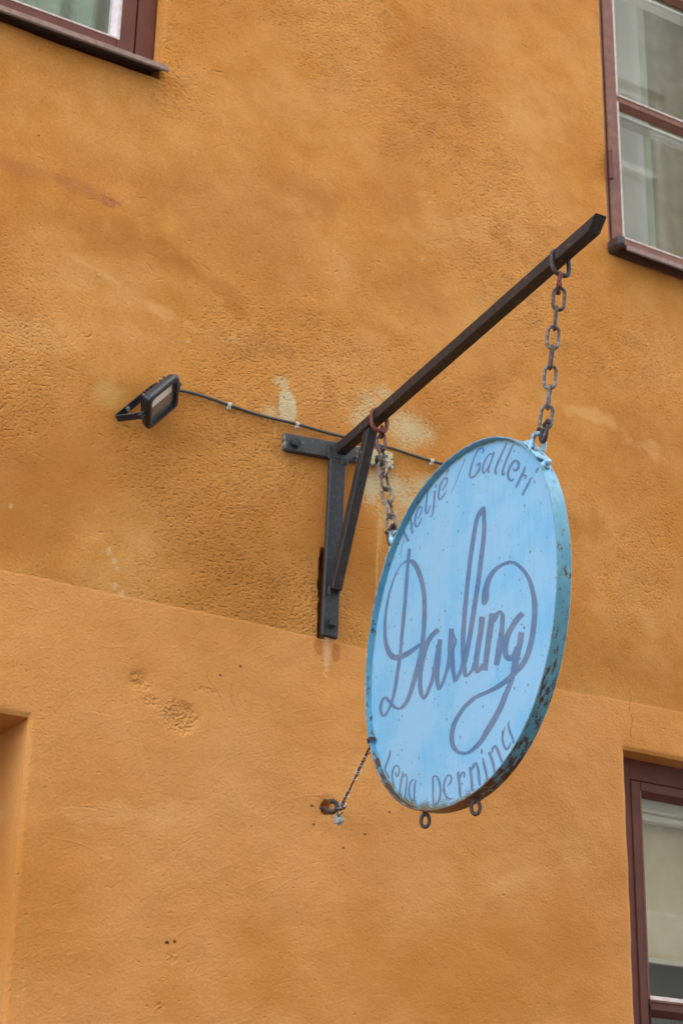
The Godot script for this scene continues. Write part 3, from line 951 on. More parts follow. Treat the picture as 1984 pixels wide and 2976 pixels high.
func lettering() -> Image:
	var im := Image.create(INK, INK, false, Image.FORMAT_L8)
	ink(im, [-2145, 2308, -2020, 2258, -2176, 2172, -2031, 2114, -2199, 1987, -2062, 1934, -2238, 1656, -2083, 1599, -2265, 1310, -2115, 1256, -2308, 960, -2154, 905, -2351, 657, -2197, 602, -2385, 343, -2249, 297, -2404, 139, -2268, 93, -2455, -41, -2303, -96, -2506, -211, -2353, -265])
	ink(im, [-2455, -41, -2303, -96, -2506, -211, -2353, -265, -2560, -464, -2413, -517, -2627, -651, -2493, -703, -2684, -769, -2569, -817, -2758, -869, -2652, -917, -2844, -953, -2751, -1003, -2942, -994, -2869, -1051, -2965, -997, -3021, -1029, -3011, -938, -3135, -924, -3035, -844, -3175, -805])
	ink(im, [-3011, -938, -3135, -924, -3035, -844, -3175, -805, -3007, -750, -3143, -695, -2954, -694, -3055, -629, -2914, -686, -2896, -633, -2850, -744, -2754, -724, -2739, -836, -2631, -816, -2572, -961, -2490, -930, -2393, -1044, -2370, -998, -2236, -1080, -2282, -1018, -2071, -1073, -2187, -994])
	ink(im, [-2236, -1080, -2282, -1018, -2071, -1073, -2187, -994, -1916, -1000, -2065, -924, -1782, -866, -1954, -790, -1667, -706, -1851, -628, -1575, -552, -1772, -470, -1462, -369, -1670, -282, -1382, -184, -1581, -108, -1330, 81, -1519, 148, -1305, 318, -1482, 378, -1287, 557, -1477, 618])
	ink(im, [-1305, 318, -1482, 378, -1287, 557, -1477, 618, -1299, 819, -1494, 880, -1325, 1020, -1505, 1070, -1388, 1231, -1571, 1272, -1479, 1452, -1668, 1486, -1606, 1678, -1801, 1699, -1762, 1866, -1928, 1860, -1933, 1988, -2010, 1939, -2086, 2044, -2082, 1978, -2203, 2068, -2165, 2004])
	ink(im, [-2086, 2044, -2082, 1978, -2203, 2068, -2165, 2004, -2343, 2072, -2297, 2025, -2465, 2045, -2421, 2012, -2605, 1982, -2548, 1947, -2717, 1883, -2649, 1847, -2828, 1766, -2749, 1726, -2908, 1650, -2820, 1609, -2973, 1529, -2876, 1487, -3027, 1392, -2920, 1348, -3077, 1240, -2961, 1196])
	ink(im, [-3027, 1392, -2920, 1348, -3077, 1240, -2961, 1196, -3104, 1081, -2974, 1036, -3116, 887, -2966, 841, -3091, 673, -2932, 632, -3035, 472, -2851, 440, -2931, 288, -2733, 283, -2741, 114, -2607, 178, -2468, 0, -2476, 126, -2232, -35, -2319, 96, -2002, -42, -2114, 87])
	ink(im, [-2232, -35, -2319, 96, -2002, -42, -2114, 87, -1790, -27, -1897, 80, -1630, -1, -1727, 91, -1472, 15, -1558, 99])
	ink(im, [-867, 205, -743, 95, -1057, 179, -914, 64, -1229, 126, -1059, 20, -1377, 11, -1178, -86, -1461, -140, -1266, -220, -1539, -361, -1353, -431, -1580, -533, -1397, -593, -1583, -692, -1407, -740, -1551, -860, -1377, -897, -1491, -1002, -1340, -1018, -1336, -1125, -1349, -1051])
	ink(im, [-1491, -1002, -1340, -1018, -1336, -1125, -1349, -1051, -1174, -1085, -1285, -1023, -1056, -980, -1185, -918, -952, -865, -1096, -804, -872, -709, -1030, -648, -805, -552, -975, -487, -742, -370, -918, -302, -699, -216, -861, -153, -658, -101, -820, -37])
	ink(im, [-821, -40, -657, -97, -856, -229, -674, -291, -904, -452, -699, -520, -917, -687, -735, -741, -897, -860, -727, -903, -849, -1004, -719, -1031, -739, -1103, -779, -1038, -603, -1057, -709, -1001, -481, -926, -597, -872, -374, -793, -515, -733, -285, -642, -461, -576])
	ink(im, [-374, -793, -515, -733, -285, -642, -461, -576, -232, -423, -420, -355])
	ink(im, [-406, 48, -214, -14, -428, -158, -207, -227, -452, -339, -181, -416, -407, -554, -171, -610, -318, -776, -147, -812, -261, -935, -110, -965, -206, -1074, -93, -1079, -54, -1095, -163, -1029, 47, -1032, -73, -965, 150, -955, 12, -889, 221, -858, 56, -786])
	ink(im, [-301, -44, -229, -55, -246, -183, -152, -194, -181, -267, -87, -294, -228, -343, -133, -387, -286, -402, -194, -450])
	ink(im, [792, 2137, 873, 2076, 633, 2113, 802, 1995, 526, 2017, 680, 1931, 450, 1854, 607, 1780, 367, 1583, 533, 1510, 288, 1312, 455, 1242, 237, 1032, 399, 967, 181, 756, 348, 691, 139, 502, 306, 440, 97, 250, 274, 186, 73, -7, 245, -67])
	ink(im, [97, 250, 274, 186, 73, -7, 245, -67, 47, -155, 231, -216, 39, -378, 223, -433, 59, -594, 244, -644, 75, -795, 264, -842, 121, -966, 300, -1003, 214, -1100, 270, -1053, 421, -1110, 350, -1046, 543, -1059, 439, -1003, 628, -961, 491, -899])
	ink(im, [825, 2137, 878, 2117, 787, 2049, 920, 1999, 774, 1918, 924, 1862, 779, 1687, 938, 1627, 744, 1434, 912, 1365, 687, 1187, 859, 1115, 629, 941, 809, 867, 578, 692, 751, 622, 509, 452, 688, 379, 443, 210, 622, 138, 377, -31, 556, -102])
	ink(im, [443, 210, 622, 138, 377, -31, 556, -102, 308, -270, 479, -339, 244, -430, 422, -501, 188, -595, 367, -665, 126, -756, 304, -829, 105, -828, 246, -889])
	ink(im, [712, -54, 929, -133, 678, -303, 885, -381, 616, -515, 815, -592, 556, -717, 756, -791, 522, -877, 723, -942, 531, -1015, 720, -1060, 643, -1147, 673, -1079, 840, -1142, 732, -1062, 950, -1075, 805, -992])
	ink(im, [1080, -102, 1254, -165, 1032, -258, 1252, -340, 972, -494, 1191, -577, 919, -734, 1127, -810, 876, -951, 1072, -1020, 844, -1142, 1033, -1207])
	ink(im, [1293, -357, 1130, -258, 1400, -264, 1273, -173, 1445, -231, 1457, -171, 1462, -278, 1610, -310, 1445, -440, 1613, -498, 1399, -650, 1591, -721, 1341, -793, 1554, -876, 1298, -932, 1519, -1015, 1269, -1048, 1475, -1128, 1243, -1154, 1427, -1225])
	ink(im, [2160, -409, 2294, -524, 1996, -454, 2142, -567, 1836, -535, 1995, -641, 1683, -630, 1860, -732, 1576, -744, 1781, -838, 1533, -867, 1746, -940, 1546, -1009, 1741, -1051, 1624, -1156, 1773, -1134, 1849, -1255, 1770, -1136, 2014, -1198, 1870, -1110, 2101, -1080, 1956, -1008])
	ink(im, [2078, -772, 2274, -843, 2049, -917, 2247, -995, 1971, -1075, 2174, -1161, 1895, -1213, 2120, -1305, 1847, -1347, 2061, -1434, 1796, -1491, 1983, -1571, 1730, -1618, 1897, -1695, 1657, -1706, 1817, -1785, 1554, -1805, 1724, -1888, 1431, -1947, 1607, -2036, 1264, -2082, 1443, -2180])
	ink(im, [1431, -1947, 1607, -2036, 1264, -2082, 1443, -2180, 1084, -2203, 1267, -2308, 930, -2300, 1107, -2401, 789, -2415, 935, -2502, 652, -2473, 780, -2567, 517, -2514, 609, -2596, 365, -2545, 413, -2613, 205, -2521, 200, -2580, 48, -2457, -23, -2501, -67, -2354, -216, -2363])
	ink(im, [48, -2457, -23, -2501, -67, -2354, -216, -2363, -122, -2247, -302, -2217, -134, -2119, -316, -2065, -87, -1987, -264, -1917, -3, -1884, -154, -1806, 134, -1795, 5, -1719, 249, -1733, 128, -1648, 461, -1673, 363, -1587, 717, -1637, 645, -1553, 1011, -1648, 953, -1567])
	ink(im, [717, -1637, 645, -1553, 1011, -1648, 953, -1567, 1387, -1656, 1305, -1559, 1738, -1626, 1623, -1516, 1988, -1565, 1857, -1454, 2233, -1498, 2090, -1390, 2395, -1407, 2230, -1311, 2514, -1276, 2334, -1191, 2595, -1112, 2415, -1038, 2670, -875, 2490, -807, 2705, -637, 2524, -576])
	ink(im, [2670, -875, 2490, -807, 2705, -637, 2524, -576, 2699, -408, 2517, -357, 2649, -241, 2490, -207, 2566, -23, 2422, -1, 2444, 174, 2326, 176, 2270, 371, 2170, 355, 2078, 535, 2005, 503, 1900, 645, 1868, 592, 1738, 705, 1758, 632, 1541, 735, 1589, 660])
	ink(im, [1738, 705, 1758, 632, 1541, 735, 1589, 660, 1343, 741, 1418, 657, 1159, 725, 1279, 626, 1022, 668, 1184, 565, 904, 570, 1095, 471, 833, 456, 1061, 358, 790, 361, 1061, 258, 788, 258, 1034, 161, 796, 193, 981, 111, 838, 126, 895, 99])
	ink(im, [-2419, 2814, -2346, 2804, -2365, 2723, -2277, 2711, -2289, 2599, -2182, 2586, -2193, 2458, -2076, 2445])
	ink(im, [-2383, 2786, -2356, 2776, -2374, 2642, -2349, 2632, -2403, 2489, -2378, 2479, -2445, 2341, -2422, 2331, -2458, 2202, -2438, 2194])
	ink(im, [-2376, 2465, -2394, 2476, -2263, 2527, -2281, 2539])
	ink(im, [-2111, 3085, -2066, 3071, -2098, 3010, -2040, 2990, -2084, 2863, -2007, 2838, -2057, 2736, -1976, 2711, -2031, 2634, -1955, 2610, -2004, 2560, -1977, 2577, -1931, 2583, -1973, 2608, -1908, 2617, -1937, 2634])
	ink(im, [-2084, 2695, -2110, 2712, -1935, 2797, -1961, 2814])
	ink(im, [-1751, 2812, -1794, 2841, -1625, 2876, -1687, 2912, -1573, 2966, -1639, 2994, -1612, 3045, -1650, 3039, -1721, 3081, -1674, 3041, -1818, 3032, -1747, 2990, -1886, 2949, -1802, 2908, -1916, 2841, -1827, 2804, -1908, 2739, -1825, 2716, -1824, 2646, -1815, 2677, -1704, 2647, -1760, 2687])
	ink(im, [-1824, 2646, -1815, 2677, -1704, 2647, -1760, 2687, -1621, 2713, -1675, 2744, -1578, 2787, -1616, 2807])
	ink(im, [-1395, 3333, -1342, 3309, -1411, 3269, -1350, 3242, -1433, 3185, -1363, 3153, -1464, 3080, -1387, 3047, -1484, 2971, -1400, 2937, -1477, 2872, -1398, 2847, -1402, 2780, -1415, 2814, -1303, 2815, -1353, 2846, -1247, 2907, -1280, 2925])
	ink(im, [-1120, 3204, -1033, 3167, -1133, 3071, -1051, 3036, -1148, 2927, -1066, 2892, -1172, 2799, -1095, 2764, -1200, 2697, -1144, 2664, -1268, 2676, -1232, 2646])
	ink(im, [-1054, 3308, -1003, 3282, -1083, 3243, -1032, 3218])
	ink(im, [-778, 3066, -816, 3096, -635, 3111, -691, 3150, -562, 3190, -624, 3222, -570, 3273, -621, 3280, -674, 3327, -645, 3287, -784, 3315, -722, 3268, -885, 3260, -806, 3211, -949, 3165, -861, 3121, -973, 3056, -883, 3018, -956, 2968, -881, 2949, -865, 2886, -884, 2922])
	ink(im, [-956, 2968, -881, 2949, -865, 2886, -884, 2922, -733, 2905, -787, 2949, -632, 2951, -681, 2984, -601, 3018, -634, 3036])
	ink(im, [-579, 3480, -499, 3431, -621, 3413, -566, 3379, -658, 3346, -642, 3336])
	ink(im, [92, 3436, 126, 3415, -163, 3167, -132, 3148, -430, 2881, -408, 2868])
	ink(im, [774, 3249, 736, 3271, 827, 3299, 760, 3328, 784, 3383, 743, 3370, 682, 3423, 711, 3372, 574, 3426, 620, 3387, 461, 3348, 513, 3314, 359, 3236, 419, 3200, 289, 3123, 360, 3086, 255, 3032, 332, 3000, 293, 2921, 343, 2934, 452, 2870, 409, 2922])
	ink(im, [293, 2921, 343, 2934, 452, 2870, 409, 2922, 598, 2894, 529, 2950, 680, 2957, 599, 3003, 705, 3095, 657, 3120])
	ink(im, [535, 3075, 509, 3103, 637, 3073, 593, 3119, 708, 3086, 676, 3120])
	ink(im, [1145, 3125, 1166, 3084, 981, 3156, 1016, 3117, 850, 3105, 909, 3064, 756, 3015, 831, 2973, 727, 2919, 807, 2890, 813, 2804, 812, 2849, 943, 2825, 891, 2865, 1044, 2913, 1004, 2940])
	ink(im, [1177, 3136, 1219, 3112, 1140, 3098, 1206, 3059, 1076, 3024, 1142, 2985, 1004, 2915, 1067, 2880, 950, 2822, 1024, 2788, 1004, 2740, 1007, 2768, 1062, 2769, 1044, 2783])
	ink(im, [1625, 3149, 1680, 3112, 1482, 3024, 1551, 2978, 1332, 2900, 1407, 2851, 1229, 2790, 1307, 2745, 1194, 2687, 1272, 2654, 1272, 2604, 1251, 2645, 1332, 2646, 1310, 2663])
	ink(im, [1850, 3014, 1907, 2975, 1716, 2904, 1783, 2859, 1569, 2753, 1639, 2711, 1476, 2630, 1554, 2587, 1459, 2541, 1534, 2519, 1563, 2476, 1524, 2517, 1607, 2535, 1588, 2548])
	ink(im, [1848, 2512, 1900, 2506, 1890, 2439, 1928, 2466, 2022, 2391, 1962, 2461, 2107, 2432, 2012, 2486, 2106, 2528, 2012, 2548, 2005, 2632, 1977, 2590, 1867, 2667, 1928, 2599, 1752, 2626, 1836, 2565, 1681, 2550, 1770, 2500, 1651, 2457, 1739, 2423, 1695, 2346, 1772, 2346])
	ink(im, [1651, 2457, 1739, 2423, 1695, 2346, 1772, 2346, 1833, 2247, 1823, 2299, 1927, 2276, 1907, 2297])
	ink(im, [2255, 2402, 2322, 2366, 2220, 2337, 2297, 2291, 2137, 2266, 2218, 2211, 2047, 2193, 2124, 2140, 1969, 2126, 2039, 2079, 1943, 2086, 1984, 2059])
	ink(im, [2214, 2195, 2181, 2230, 2266, 2201, 2252, 2241, 2280, 2191, 2347, 2174, 2266, 2138, 2321, 2110])
	ink(im, [2488, 2095, 2542, 2058, 2377, 2016, 2444, 1969, 2256, 1932, 2324, 1886, 2164, 1847, 2223, 1808])
	ink(im, [2712, 2194, 2756, 2165, 2660, 2172, 2739, 2119, 2631, 2120, 2670, 2093])
	ink(im, [-2657, -1800, -2587, -1824, -2704, -1891, -2614, -1924, -2781, -1999, -2688, -2037, -2855, -2078, -2766, -2114, -2880, -2133, -2800, -2152, -2842, -2193, -2766, -2194, -2783, -2261, -2706, -2259, -2661, -2381, -2608, -2379])
	ink(im, [-2405, -2299, -2366, -2305, -2400, -2349, -2335, -2354, -2324, -2422, -2319, -2386, -2233, -2393, -2294, -2368, -2209, -2319, -2270, -2305, -2247, -2230, -2298, -2233, -2378, -2163, -2366, -2195, -2504, -2184, -2430, -2220, -2557, -2268, -2474, -2293, -2554, -2379, -2477, -2393, -2505, -2498, -2434, -2505])
	ink(im, [-2554, -2379, -2477, -2393, -2505, -2498, -2434, -2505, -2399, -2626, -2370, -2627])
	ink(im, [-2097, -2359, -2059, -2371, -2152, -2454, -2076, -2478, -2193, -2581, -2117, -2604, -2217, -2680, -2145, -2701, -2234, -2770, -2181, -2786])
	ink(im, [-2094, -2497, -2131, -2478, -2011, -2466, -2063, -2429, -1981, -2459, -1945, -2442, -1949, -2510, -1886, -2522, -1956, -2615, -1888, -2633, -1981, -2763, -1909, -2784, -2004, -2861, -1950, -2878, -2011, -2925, -1995, -2930])
	ink(im, [-1659, -2602, -1634, -2621, -1776, -2616, -1713, -2649, -1839, -2690, -1767, -2714, -1858, -2803, -1778, -2820, -1818, -2920, -1743, -2925, -1713, -3038, -1650, -3037])
	ink(im, [-1581, -2629, -1544, -2640, -1634, -2727, -1555, -2749, -1646, -2859, -1563, -2879, -1644, -2984, -1572, -2997, -1588, -3086, -1544, -3091])
	ink(im, [-927, -2725, -867, -2739, -927, -2867, -855, -2883, -918, -3069, -846, -3085, -898, -3262, -830, -3275])
	ink(im, [-922, -2793, -947, -2780, -853, -2766, -901, -2724, -783, -2768, -752, -2745, -722, -2840, -649, -2842, -666, -2958, -584, -2970, -646, -3068, -568, -3087, -670, -3188, -585, -3216, -732, -3269, -680, -3304, -850, -3265, -838, -3289])
	ink(im, [-362, -3048, -376, -3038, -243, -3029, -298, -2998, -178, -2968, -251, -2945, -196, -2883, -257, -2886, -324, -2823, -306, -2856, -444, -2856, -378, -2889, -506, -2936, -426, -2963, -523, -3037, -441, -3054, -483, -3156, -402, -3160, -385, -3258, -331, -3243, -242, -3321, -239, -3290])
	ink(im, [-385, -3258, -331, -3243, -242, -3321, -239, -3290, -144, -3310, -154, -3297])
	ink(im, [-37, -2878, -51, -2865, -10, -2864, 67, -2859, 3, -2969, 101, -2985, 42, -3100, 141, -3117, 56, -3224, 154, -3243, 77, -3331, 167, -3347])
	ink(im, [117, -3000, 79, -2985, 188, -2937, 121, -2900, 217, -2931, 237, -2894, 228, -2951, 299, -2967, 211, -3013, 249, -3026])
	ink(im, [407, -2897, 388, -2885, 412, -2868, 487, -2864, 439, -2987, 536, -3003, 470, -3145, 570, -3163, 504, -3323, 592, -3339])
	ink(im, [545, -2951, 504, -2934, 626, -2875, 546, -2836, 626, -2851, 676, -2825, 674, -2933, 770, -2942, 718, -3091, 817, -3107, 768, -3281, 840, -3294])
	ink(im, [875, -2799, 932, -2808, 897, -2912, 979, -2922, 962, -3058, 1044, -3067, 1025, -3241, 1108, -3252])
	ink(im, [833, -2618, 871, -2627, 809, -2665, 897, -2686, 835, -2722, 874, -2731])
	ink(im, [1060, -2734, 1147, -2737, 1150, -2875, 1242, -2880, 1218, -3008, 1309, -3019, 1266, -3156, 1347, -3168])
	ink(im, [1215, -2799, 1182, -2787, 1279, -2722, 1201, -2684, 1301, -2704, 1326, -2664, 1350, -2767, 1439, -2764, 1431, -2892, 1517, -2895, 1520, -3036, 1596, -3039])
	ink(im, [1635, -2402, 1653, -2409, 1556, -2491, 1621, -2515, 1525, -2598, 1599, -2615, 1570, -2736, 1649, -2739, 1687, -2857, 1717, -2812, 1815, -2827, 1751, -2792, 1844, -2737, 1830, -2731])
	ink(im, [1770, -2326, 1788, -2332, 1723, -2398, 1792, -2414, 1762, -2513, 1835, -2519, 1834, -2641, 1910, -2646, 1907, -2786, 1976, -2792])
	im.resize(1024, 1024, Image.INTERPOLATE_BILINEAR)
	return im

func face_material() -> StandardMaterial3D:
	var n := 1024
	var text := lettering().get_data()
	var cloud := bytes(noise(31, 0.0042, 3), n, n)
	var med := bytes(noise(32, 0.02, 4), n, n)
	var fine := bytes(noise(33, 0.22, 3), n, n)
	var drip := stretched(noise(34, 0.06, 3), n, n, n, 40)
	var brush := stretched(noise(35, 0.05, 4), n, n, n, 120)
	var col := PackedByteArray()
	col.resize(n * n * 3)
	var a := Vector3(133, 180, 204)
	var b := Vector3(113, 173, 205)
	var lav := Vector3(136, 177, 204)
	var letter := Vector3(91, 115, 141)
	for y in n:
		var sy := 0.36 - (y + 0.5) * 0.72 / n
		for x in n:
			var i := y * n + x
			var sx := -0.36 + (x + 0.5) * 0.72 / n
			var r := sqrt(sx * sx + sy * sy)
			if r > 0.37:
				continue
			var cl := cloud[i] / 255.0
			var me := med[i] / 255.0
			var fi := fine[i] / 255.0
			var br := brush[i] / 255.0
			var c := mix3(a, b, clampf((cl - 0.42) * 1.8 + (br - 0.5) * 0.9, 0.0, 1.0))
			c = mix3(c, lav, clampf((0.46 - cl) * 3.0 + (me - 0.5), 0.0, 1.0) * 0.35)
			# streaks of dirt washed down from the rim
			var dr := clampf((drip[i] / 255.0 - 0.6) * 5.0, 0.0, 1.0) * clampf((me - 0.36) * 3.0, 0.0, 1.0) if sy > 0.02 + 0.25 * (cl - 0.5) else 0.0
			c = mix3(c, Vector3(112, 150, 178), dr * 0.24)
			# fine sooty speckle
			var sp := clampf((fi - 0.7) * 9.0, 0.0, 1.0) * clampf((cl + me - 0.85) * 3.0, 0.0, 1.0)
			c = mix3(c, Vector3(96, 134, 160), sp * 0.45)
			var t := text[i] / 255.0
			var l := letter + Vector3(14, 8, 4) * ((me - 0.5) * 2.0) + Vector3(-6, -2, 2) * (cl - 0.5) * 4.0
			c = mix3(c, l, t * 0.96)
			# green-brown growth and rust along the lower lip
			var w := atan2(sy, sx)
			var inner := hoop_r(w) - 0.003
			var down := clampf(-sin(w + 0.12) * 4.0 - 3.0, 0.0, 1.0)
			var depth := (inner - r) / (0.003 + 0.015 * down)
			var grow := clampf((me * 0.5 + fi * 0.9 - 0.34 - depth * 0.42) * 5.0, 0.0, 1.0) * (1.0 if down > 0.0 else 0.0)
			c = mix3(c, mix3(Vector3(112, 100, 54), Vector3(64, 50, 34), clampf((fi - 0.45) * 4.0, 0.0, 1.0)), grow * 0.85)
			# rusty line where the panel meets the hoop
			var seam := clampf(1.0 - absf(inner - r - 0.003) / 0.0022, 0.0, 1.0) * clampf((me - 0.42) * 6.0, 0.0, 1.0)
			c = mix3(c, Vector3(150, 116, 70), seam * 0.75)
			col[i * 3] = clampi(int(c.x), 0, 255)
			col[i * 3 + 1] = clampi(int(c.y), 0, 255)
			col[i * 3 + 2] = clampi(int(c.z), 0, 255)
	# chips and fly spots
	for k in 420:
		var ang := rng.randf() * TAU
		var rad := 0.345 * sqrt(rng.randf())
		var cx := int((rad * cos(ang) + 0.36) / 0.72 * n)
		var cy := int((0.36 - rad * sin(ang)) / 0.72 * n)
		var hh := 1 + int(rng.randf() * rng.randf() * 5.0)
		var ww := 1 if hh < 3 else 2
		var dark := 0.35 + 0.6 * rng.randf()
		var rusty := k % 23 == 0
		for yy in range(-hh - 1, hh + 2):
			for xx in range(-ww - 1, ww + 2):
				var i := (clampi(cy + yy, 0, n - 1) * n + clampi(cx + xx, 0, n - 1)) * 3
				var e := Vector2(float(xx) / ww, float(yy) / hh).length()
				var tone := Vector3(42, 52, 58)
				var f := dark if e <= 1.0 else 0.0
				if rusty:
					tone = Vector3(92, 48, 26) if e <= 1.0 else Vector3(196, 178, 140)
					f = 0.85 if e <= 1.0 else 0.6
				col[i] = int(col[i] + (tone.x - col[i]) * f)
				col[i + 1] = int(col[i + 1] + (tone.y - col[i + 1]) * f)
				col[i + 2] = int(col[i + 2] + (tone.z - col[i + 2]) * f)
	var m := StandardMaterial3D.new()
	m.albedo_texture = ImageTexture.create_from_image(Image.create_from_data(n, n, false, Image.FORMAT_RGB8, col))
	m.roughness = 0.5
	m.metallic_specular = 0.4
	return m

func hoop_material() -> StandardMaterial3D:
	var w := 2048
	var h := 96
	var f1 := noise(41, 0.012, 4)
	var im := f1.get_image(w, h)
	im.convert(Image.FORMAT_L8)
	var big := im.get_data()
	var sm := stretched(noise(42, 0.05, 4), w, h, w * 2 / 3, h)
	var fine := bytes(noise(43, 0.2, 3), w, h)
	var col := PackedByteArray()
	col.resize(w * h * 3)
	for y in h:
		for x in w:
			var i := y * w + x
			var ang := (x + 0.5) / w * TAU
			var c := mix3(Vector3(86, 147, 172), Vector3(112, 168, 188), big[i] / 255.0)
			var s := sm[i] / 255.0
			var g := fine[i] / 255.0
			# rust has taken hold mostly on the lower half
			var hold := 0.742 - 0.13 * clampf(-sin(ang) + 0.35, 0.0, 1.0) - 0.26 * clampf(-sin(ang + 0.25) - 0.6, 0.0, 0.4) / 0.4
			var ru := clampf((s * 0.5 + big[i] / 255.0 * 0.25 + g * 0.3 - hold + 0.06) * 9.0, 0.0, 1.0)
			var edge := clampf((s * 0.55 + big[i] / 255.0 * 0.25 + g * 0.22 - hold + 0.13) * 7.0, 0.0, 1.0)
			c = mix3(c, Vector3(98, 140, 150), edge * 0.6)
			c = mix3(c, mix3(Vector3(64, 40, 28), Vector3(104, 64, 40), g), ru)
			if y < 4 or (y > 59 and y < 67):                    # worn lips
				c = mix3(c, mix3(Vector3(92, 70, 54), Vector3(188, 206, 206), clampf((s - 0.4) * 4.0, 0.0, 1.0)), 0.7)
			col[i * 3] = clampi(int(c.x), 0, 255)
			col[i * 3 + 1] = clampi(int(c.y), 0, 255)
			col[i * 3 + 2] = clampi(int(c.z), 0, 255)
	var m := StandardMaterial3D.new()
	m.albedo_texture = ImageTexture.create_from_image(Image.create_from_data(w, h, false, Image.FORMAT_RGB8, col))
	m.roughness = 0.42
	return m

func ring_pts(c: Vector3, u: Vector3, v: Vector3, ru: float, rv: float, n := 20, power := 1.0) -> Array:
	var pts := []
	for k in n:
		var w := TAU * k / n
		var a := cos(w)
		var b := sin(w)
		pts.append(c + u * ru * signf(a) * pow(absf(a), power) + v * rv * signf(b) * pow(absf(b), power))
	return pts

func make_sign() -> void:
	var t := thing("shop_sign", "round pale blue metal sign painted with grey script lettering, hanging from the iron arm", "sign", sign_at)
	# rolled sheet hoop
	var st := begin()
	var prof := [Vector2(0.0, -0.001), Vector2(0.0, -0.029), Vector2(-0.0008, -0.03), Vector2(-0.0024, -0.03), Vector2(-0.003, -0.029), Vector2(-0.003, -0.001), Vector2(-0.0024, 0.0), Vector2(-0.0008, 0.0)]
	var vs := [0.055, 0.61, 0.65, 0.67, 0.97, 0.70, 0.68, 0.03, 0.055]
	var steps := 180
	for k in steps:
		var w := [TAU * k / steps, TAU * (k + 1) / steps]
		for j in prof.size():
			var p: Vector2 = prof[j]
			var q: Vector2 = prof[(j + 1) % prof.size()]
			var nn := Vector2(-(q.y - p.y), (q.x - p.x)).normalized()      # (radial, z)
			var ps := []
			var ns := []
			var us := []
			for e in [[0, p, j], [1, p, j], [1, q, j + 1], [0, q, j + 1]]:
				var ang: float = w[e[0]]
				var pp: Vector2 = e[1]
				var r := hoop_r(ang) + pp.x
				ps.append(Vector3(cos(ang) * r, sin(ang) * r, pp.y))
				ns.append(Vector3(cos(ang) * nn.x, sin(ang) * nn.x, nn.y))
				us.append(Vector2(ang / TAU, vs[e[2]]))
			var f: Vector3 = ns[0] + ns[1]
			tri(st, [ps[0], ps[1], ps[2]], [ns[0], ns[1], ns[2]], [us[0], us[1], us[2]], f)
			tri(st, [ps[0], ps[2], ps[3]], [ns[0], ns[2], ns[3]], [us[0], us[2], us[3]], f)
	build(st, "hoop", hoop_material(), t)
	# the painted panel, set a little way back in the hoop
	var fm := face_material()
	st = begin()
	for k in steps:
		var w1 := TAU * k / steps
		var w2 := TAU * (k + 1) / steps
		var r1 := hoop_r(w1) - 0.0026
		var r2 := hoop_r(w2) - 0.0026
		for side: float in [1.0, -1.0]:
			var z := -0.014 if side > 0.0 else -0.0175
			var a := Vector3(0, 0, z)
			var b := Vector3(cos(w1) * r1, sin(w1) * r1, z)
			var c := Vector3(cos(w2) * r2, sin(w2) * r2, z)
			var uv := []
			for p: Vector3 in [a, b, c]:
				uv.append(Vector2((p.x * side + 0.36) / 0.72, (0.36 - p.y) / 0.72))
			var nn := Vector3(0, 0, side)
			tri(st, [a, b, c], [nn, nn, nn], uv, nn)
	build(st, "face_panel", fm, t)
	# staples and lug plates at the top, one for each chain
	for e in [[136.0, 0.0], [43.4, 1.0]]:
		var w := deg_to_rad(e[0])
		var rad := Vector3(cos(w), sin(w), 0)
		var tan := Vector3(-sin(w), cos(w), 0)
		var r := hoop_r(w)
		var b := Basis(tan, rad, Vector3.BACK * 1.0)
		st = begin()
		bevel_box(st, Transform3D(Basis(tan, rad, tan.cross(rad)), rad * (r + 0.0025) + Vector3(0, 0, -0.015)), Vector3(0.075, 0.005, 0.028), 0.002)
		bevel_box(st, Transform3D(Basis(tan, rad, tan.cross(rad)), rad * (r + 0.006) + tan * 0.026 + Vector3(0, 0, -0.012)), Vector3(0.018, 0.006, 0.018), 0.003)
		build(st, "lug_plate", M.lug, t)
		st = begin()
		var up := Vector3.UP.lerp(rad, 0.35).normalized()
		var foot := rad * (r + 0.002)
		var hgt := 0.034
		var pts := []
		pts.append(foot + Vector3(0, 0, -0.003))
		pts.append(foot + up * hgt * 0.5 + Vector3(0, 0, -0.002))
		for k in 9:
			var a := PI * k / 8.0
			pts.append(foot + up * (hgt * 0.62 + 0.0125 * sin(a)) + Vector3(0, 0, -0.015 + 0.0125 * cos(a)))
		pts.append(foot + up * hgt * 0.5 + Vector3(0, 0, -0.028))
		pts.append(foot + Vector3(0, 0, -0.027))
		tube(st, pts, [0.0048], 10)
		build(st, "staple", M.lug, t)
		if e[1] > 0.5:
			var w2 := deg_to_rad(35.3)
			var rd := Vector3(cos(w2), sin(w2), 0)
			st = begin()
			var y := rd
			var x := y.cross(Vector3.BACK)
			lathe(st, Transform3D(Basis(x, y, x.cross(y)), rd * (hoop_r(w2) - 0.001) + Vector3(0, 0, -0.013)), [Vector2(0.010, 0), Vector2(0.010, 0.004), Vector2(0.0075, 0.007), Vector2(0.007, 0.014), Vector2(0.005, 0.016), Vector2(0, 0.0165)], 12)
			build(st, "bolt", M.lug, t)
	# two screw eyes below
	for q in [-0.118, 0.066]:
		var x: float = q
		var w := -acos(x / 0.357)
		var r := hoop_r(w)
		var foot := Vector3(cos(w), sin(w), 0) * r + Vector3(0, 0, -0.015)
		st = begin()
		tube(st, [foot + Vector3(0, 0.004, 0), foot - Vector3(0, 0.004, 0)], [0.0065, 0.0045], 10)
		tube(st, ring_pts(foot - Vector3(0, 0.0165, 0), Vector3(0.62, 0, -0.78).normalized(), Vector3.UP, 0.0078, 0.0122), [0.0036], 9, true)
		build(st, "screw_eye", M.dark_rust, t)

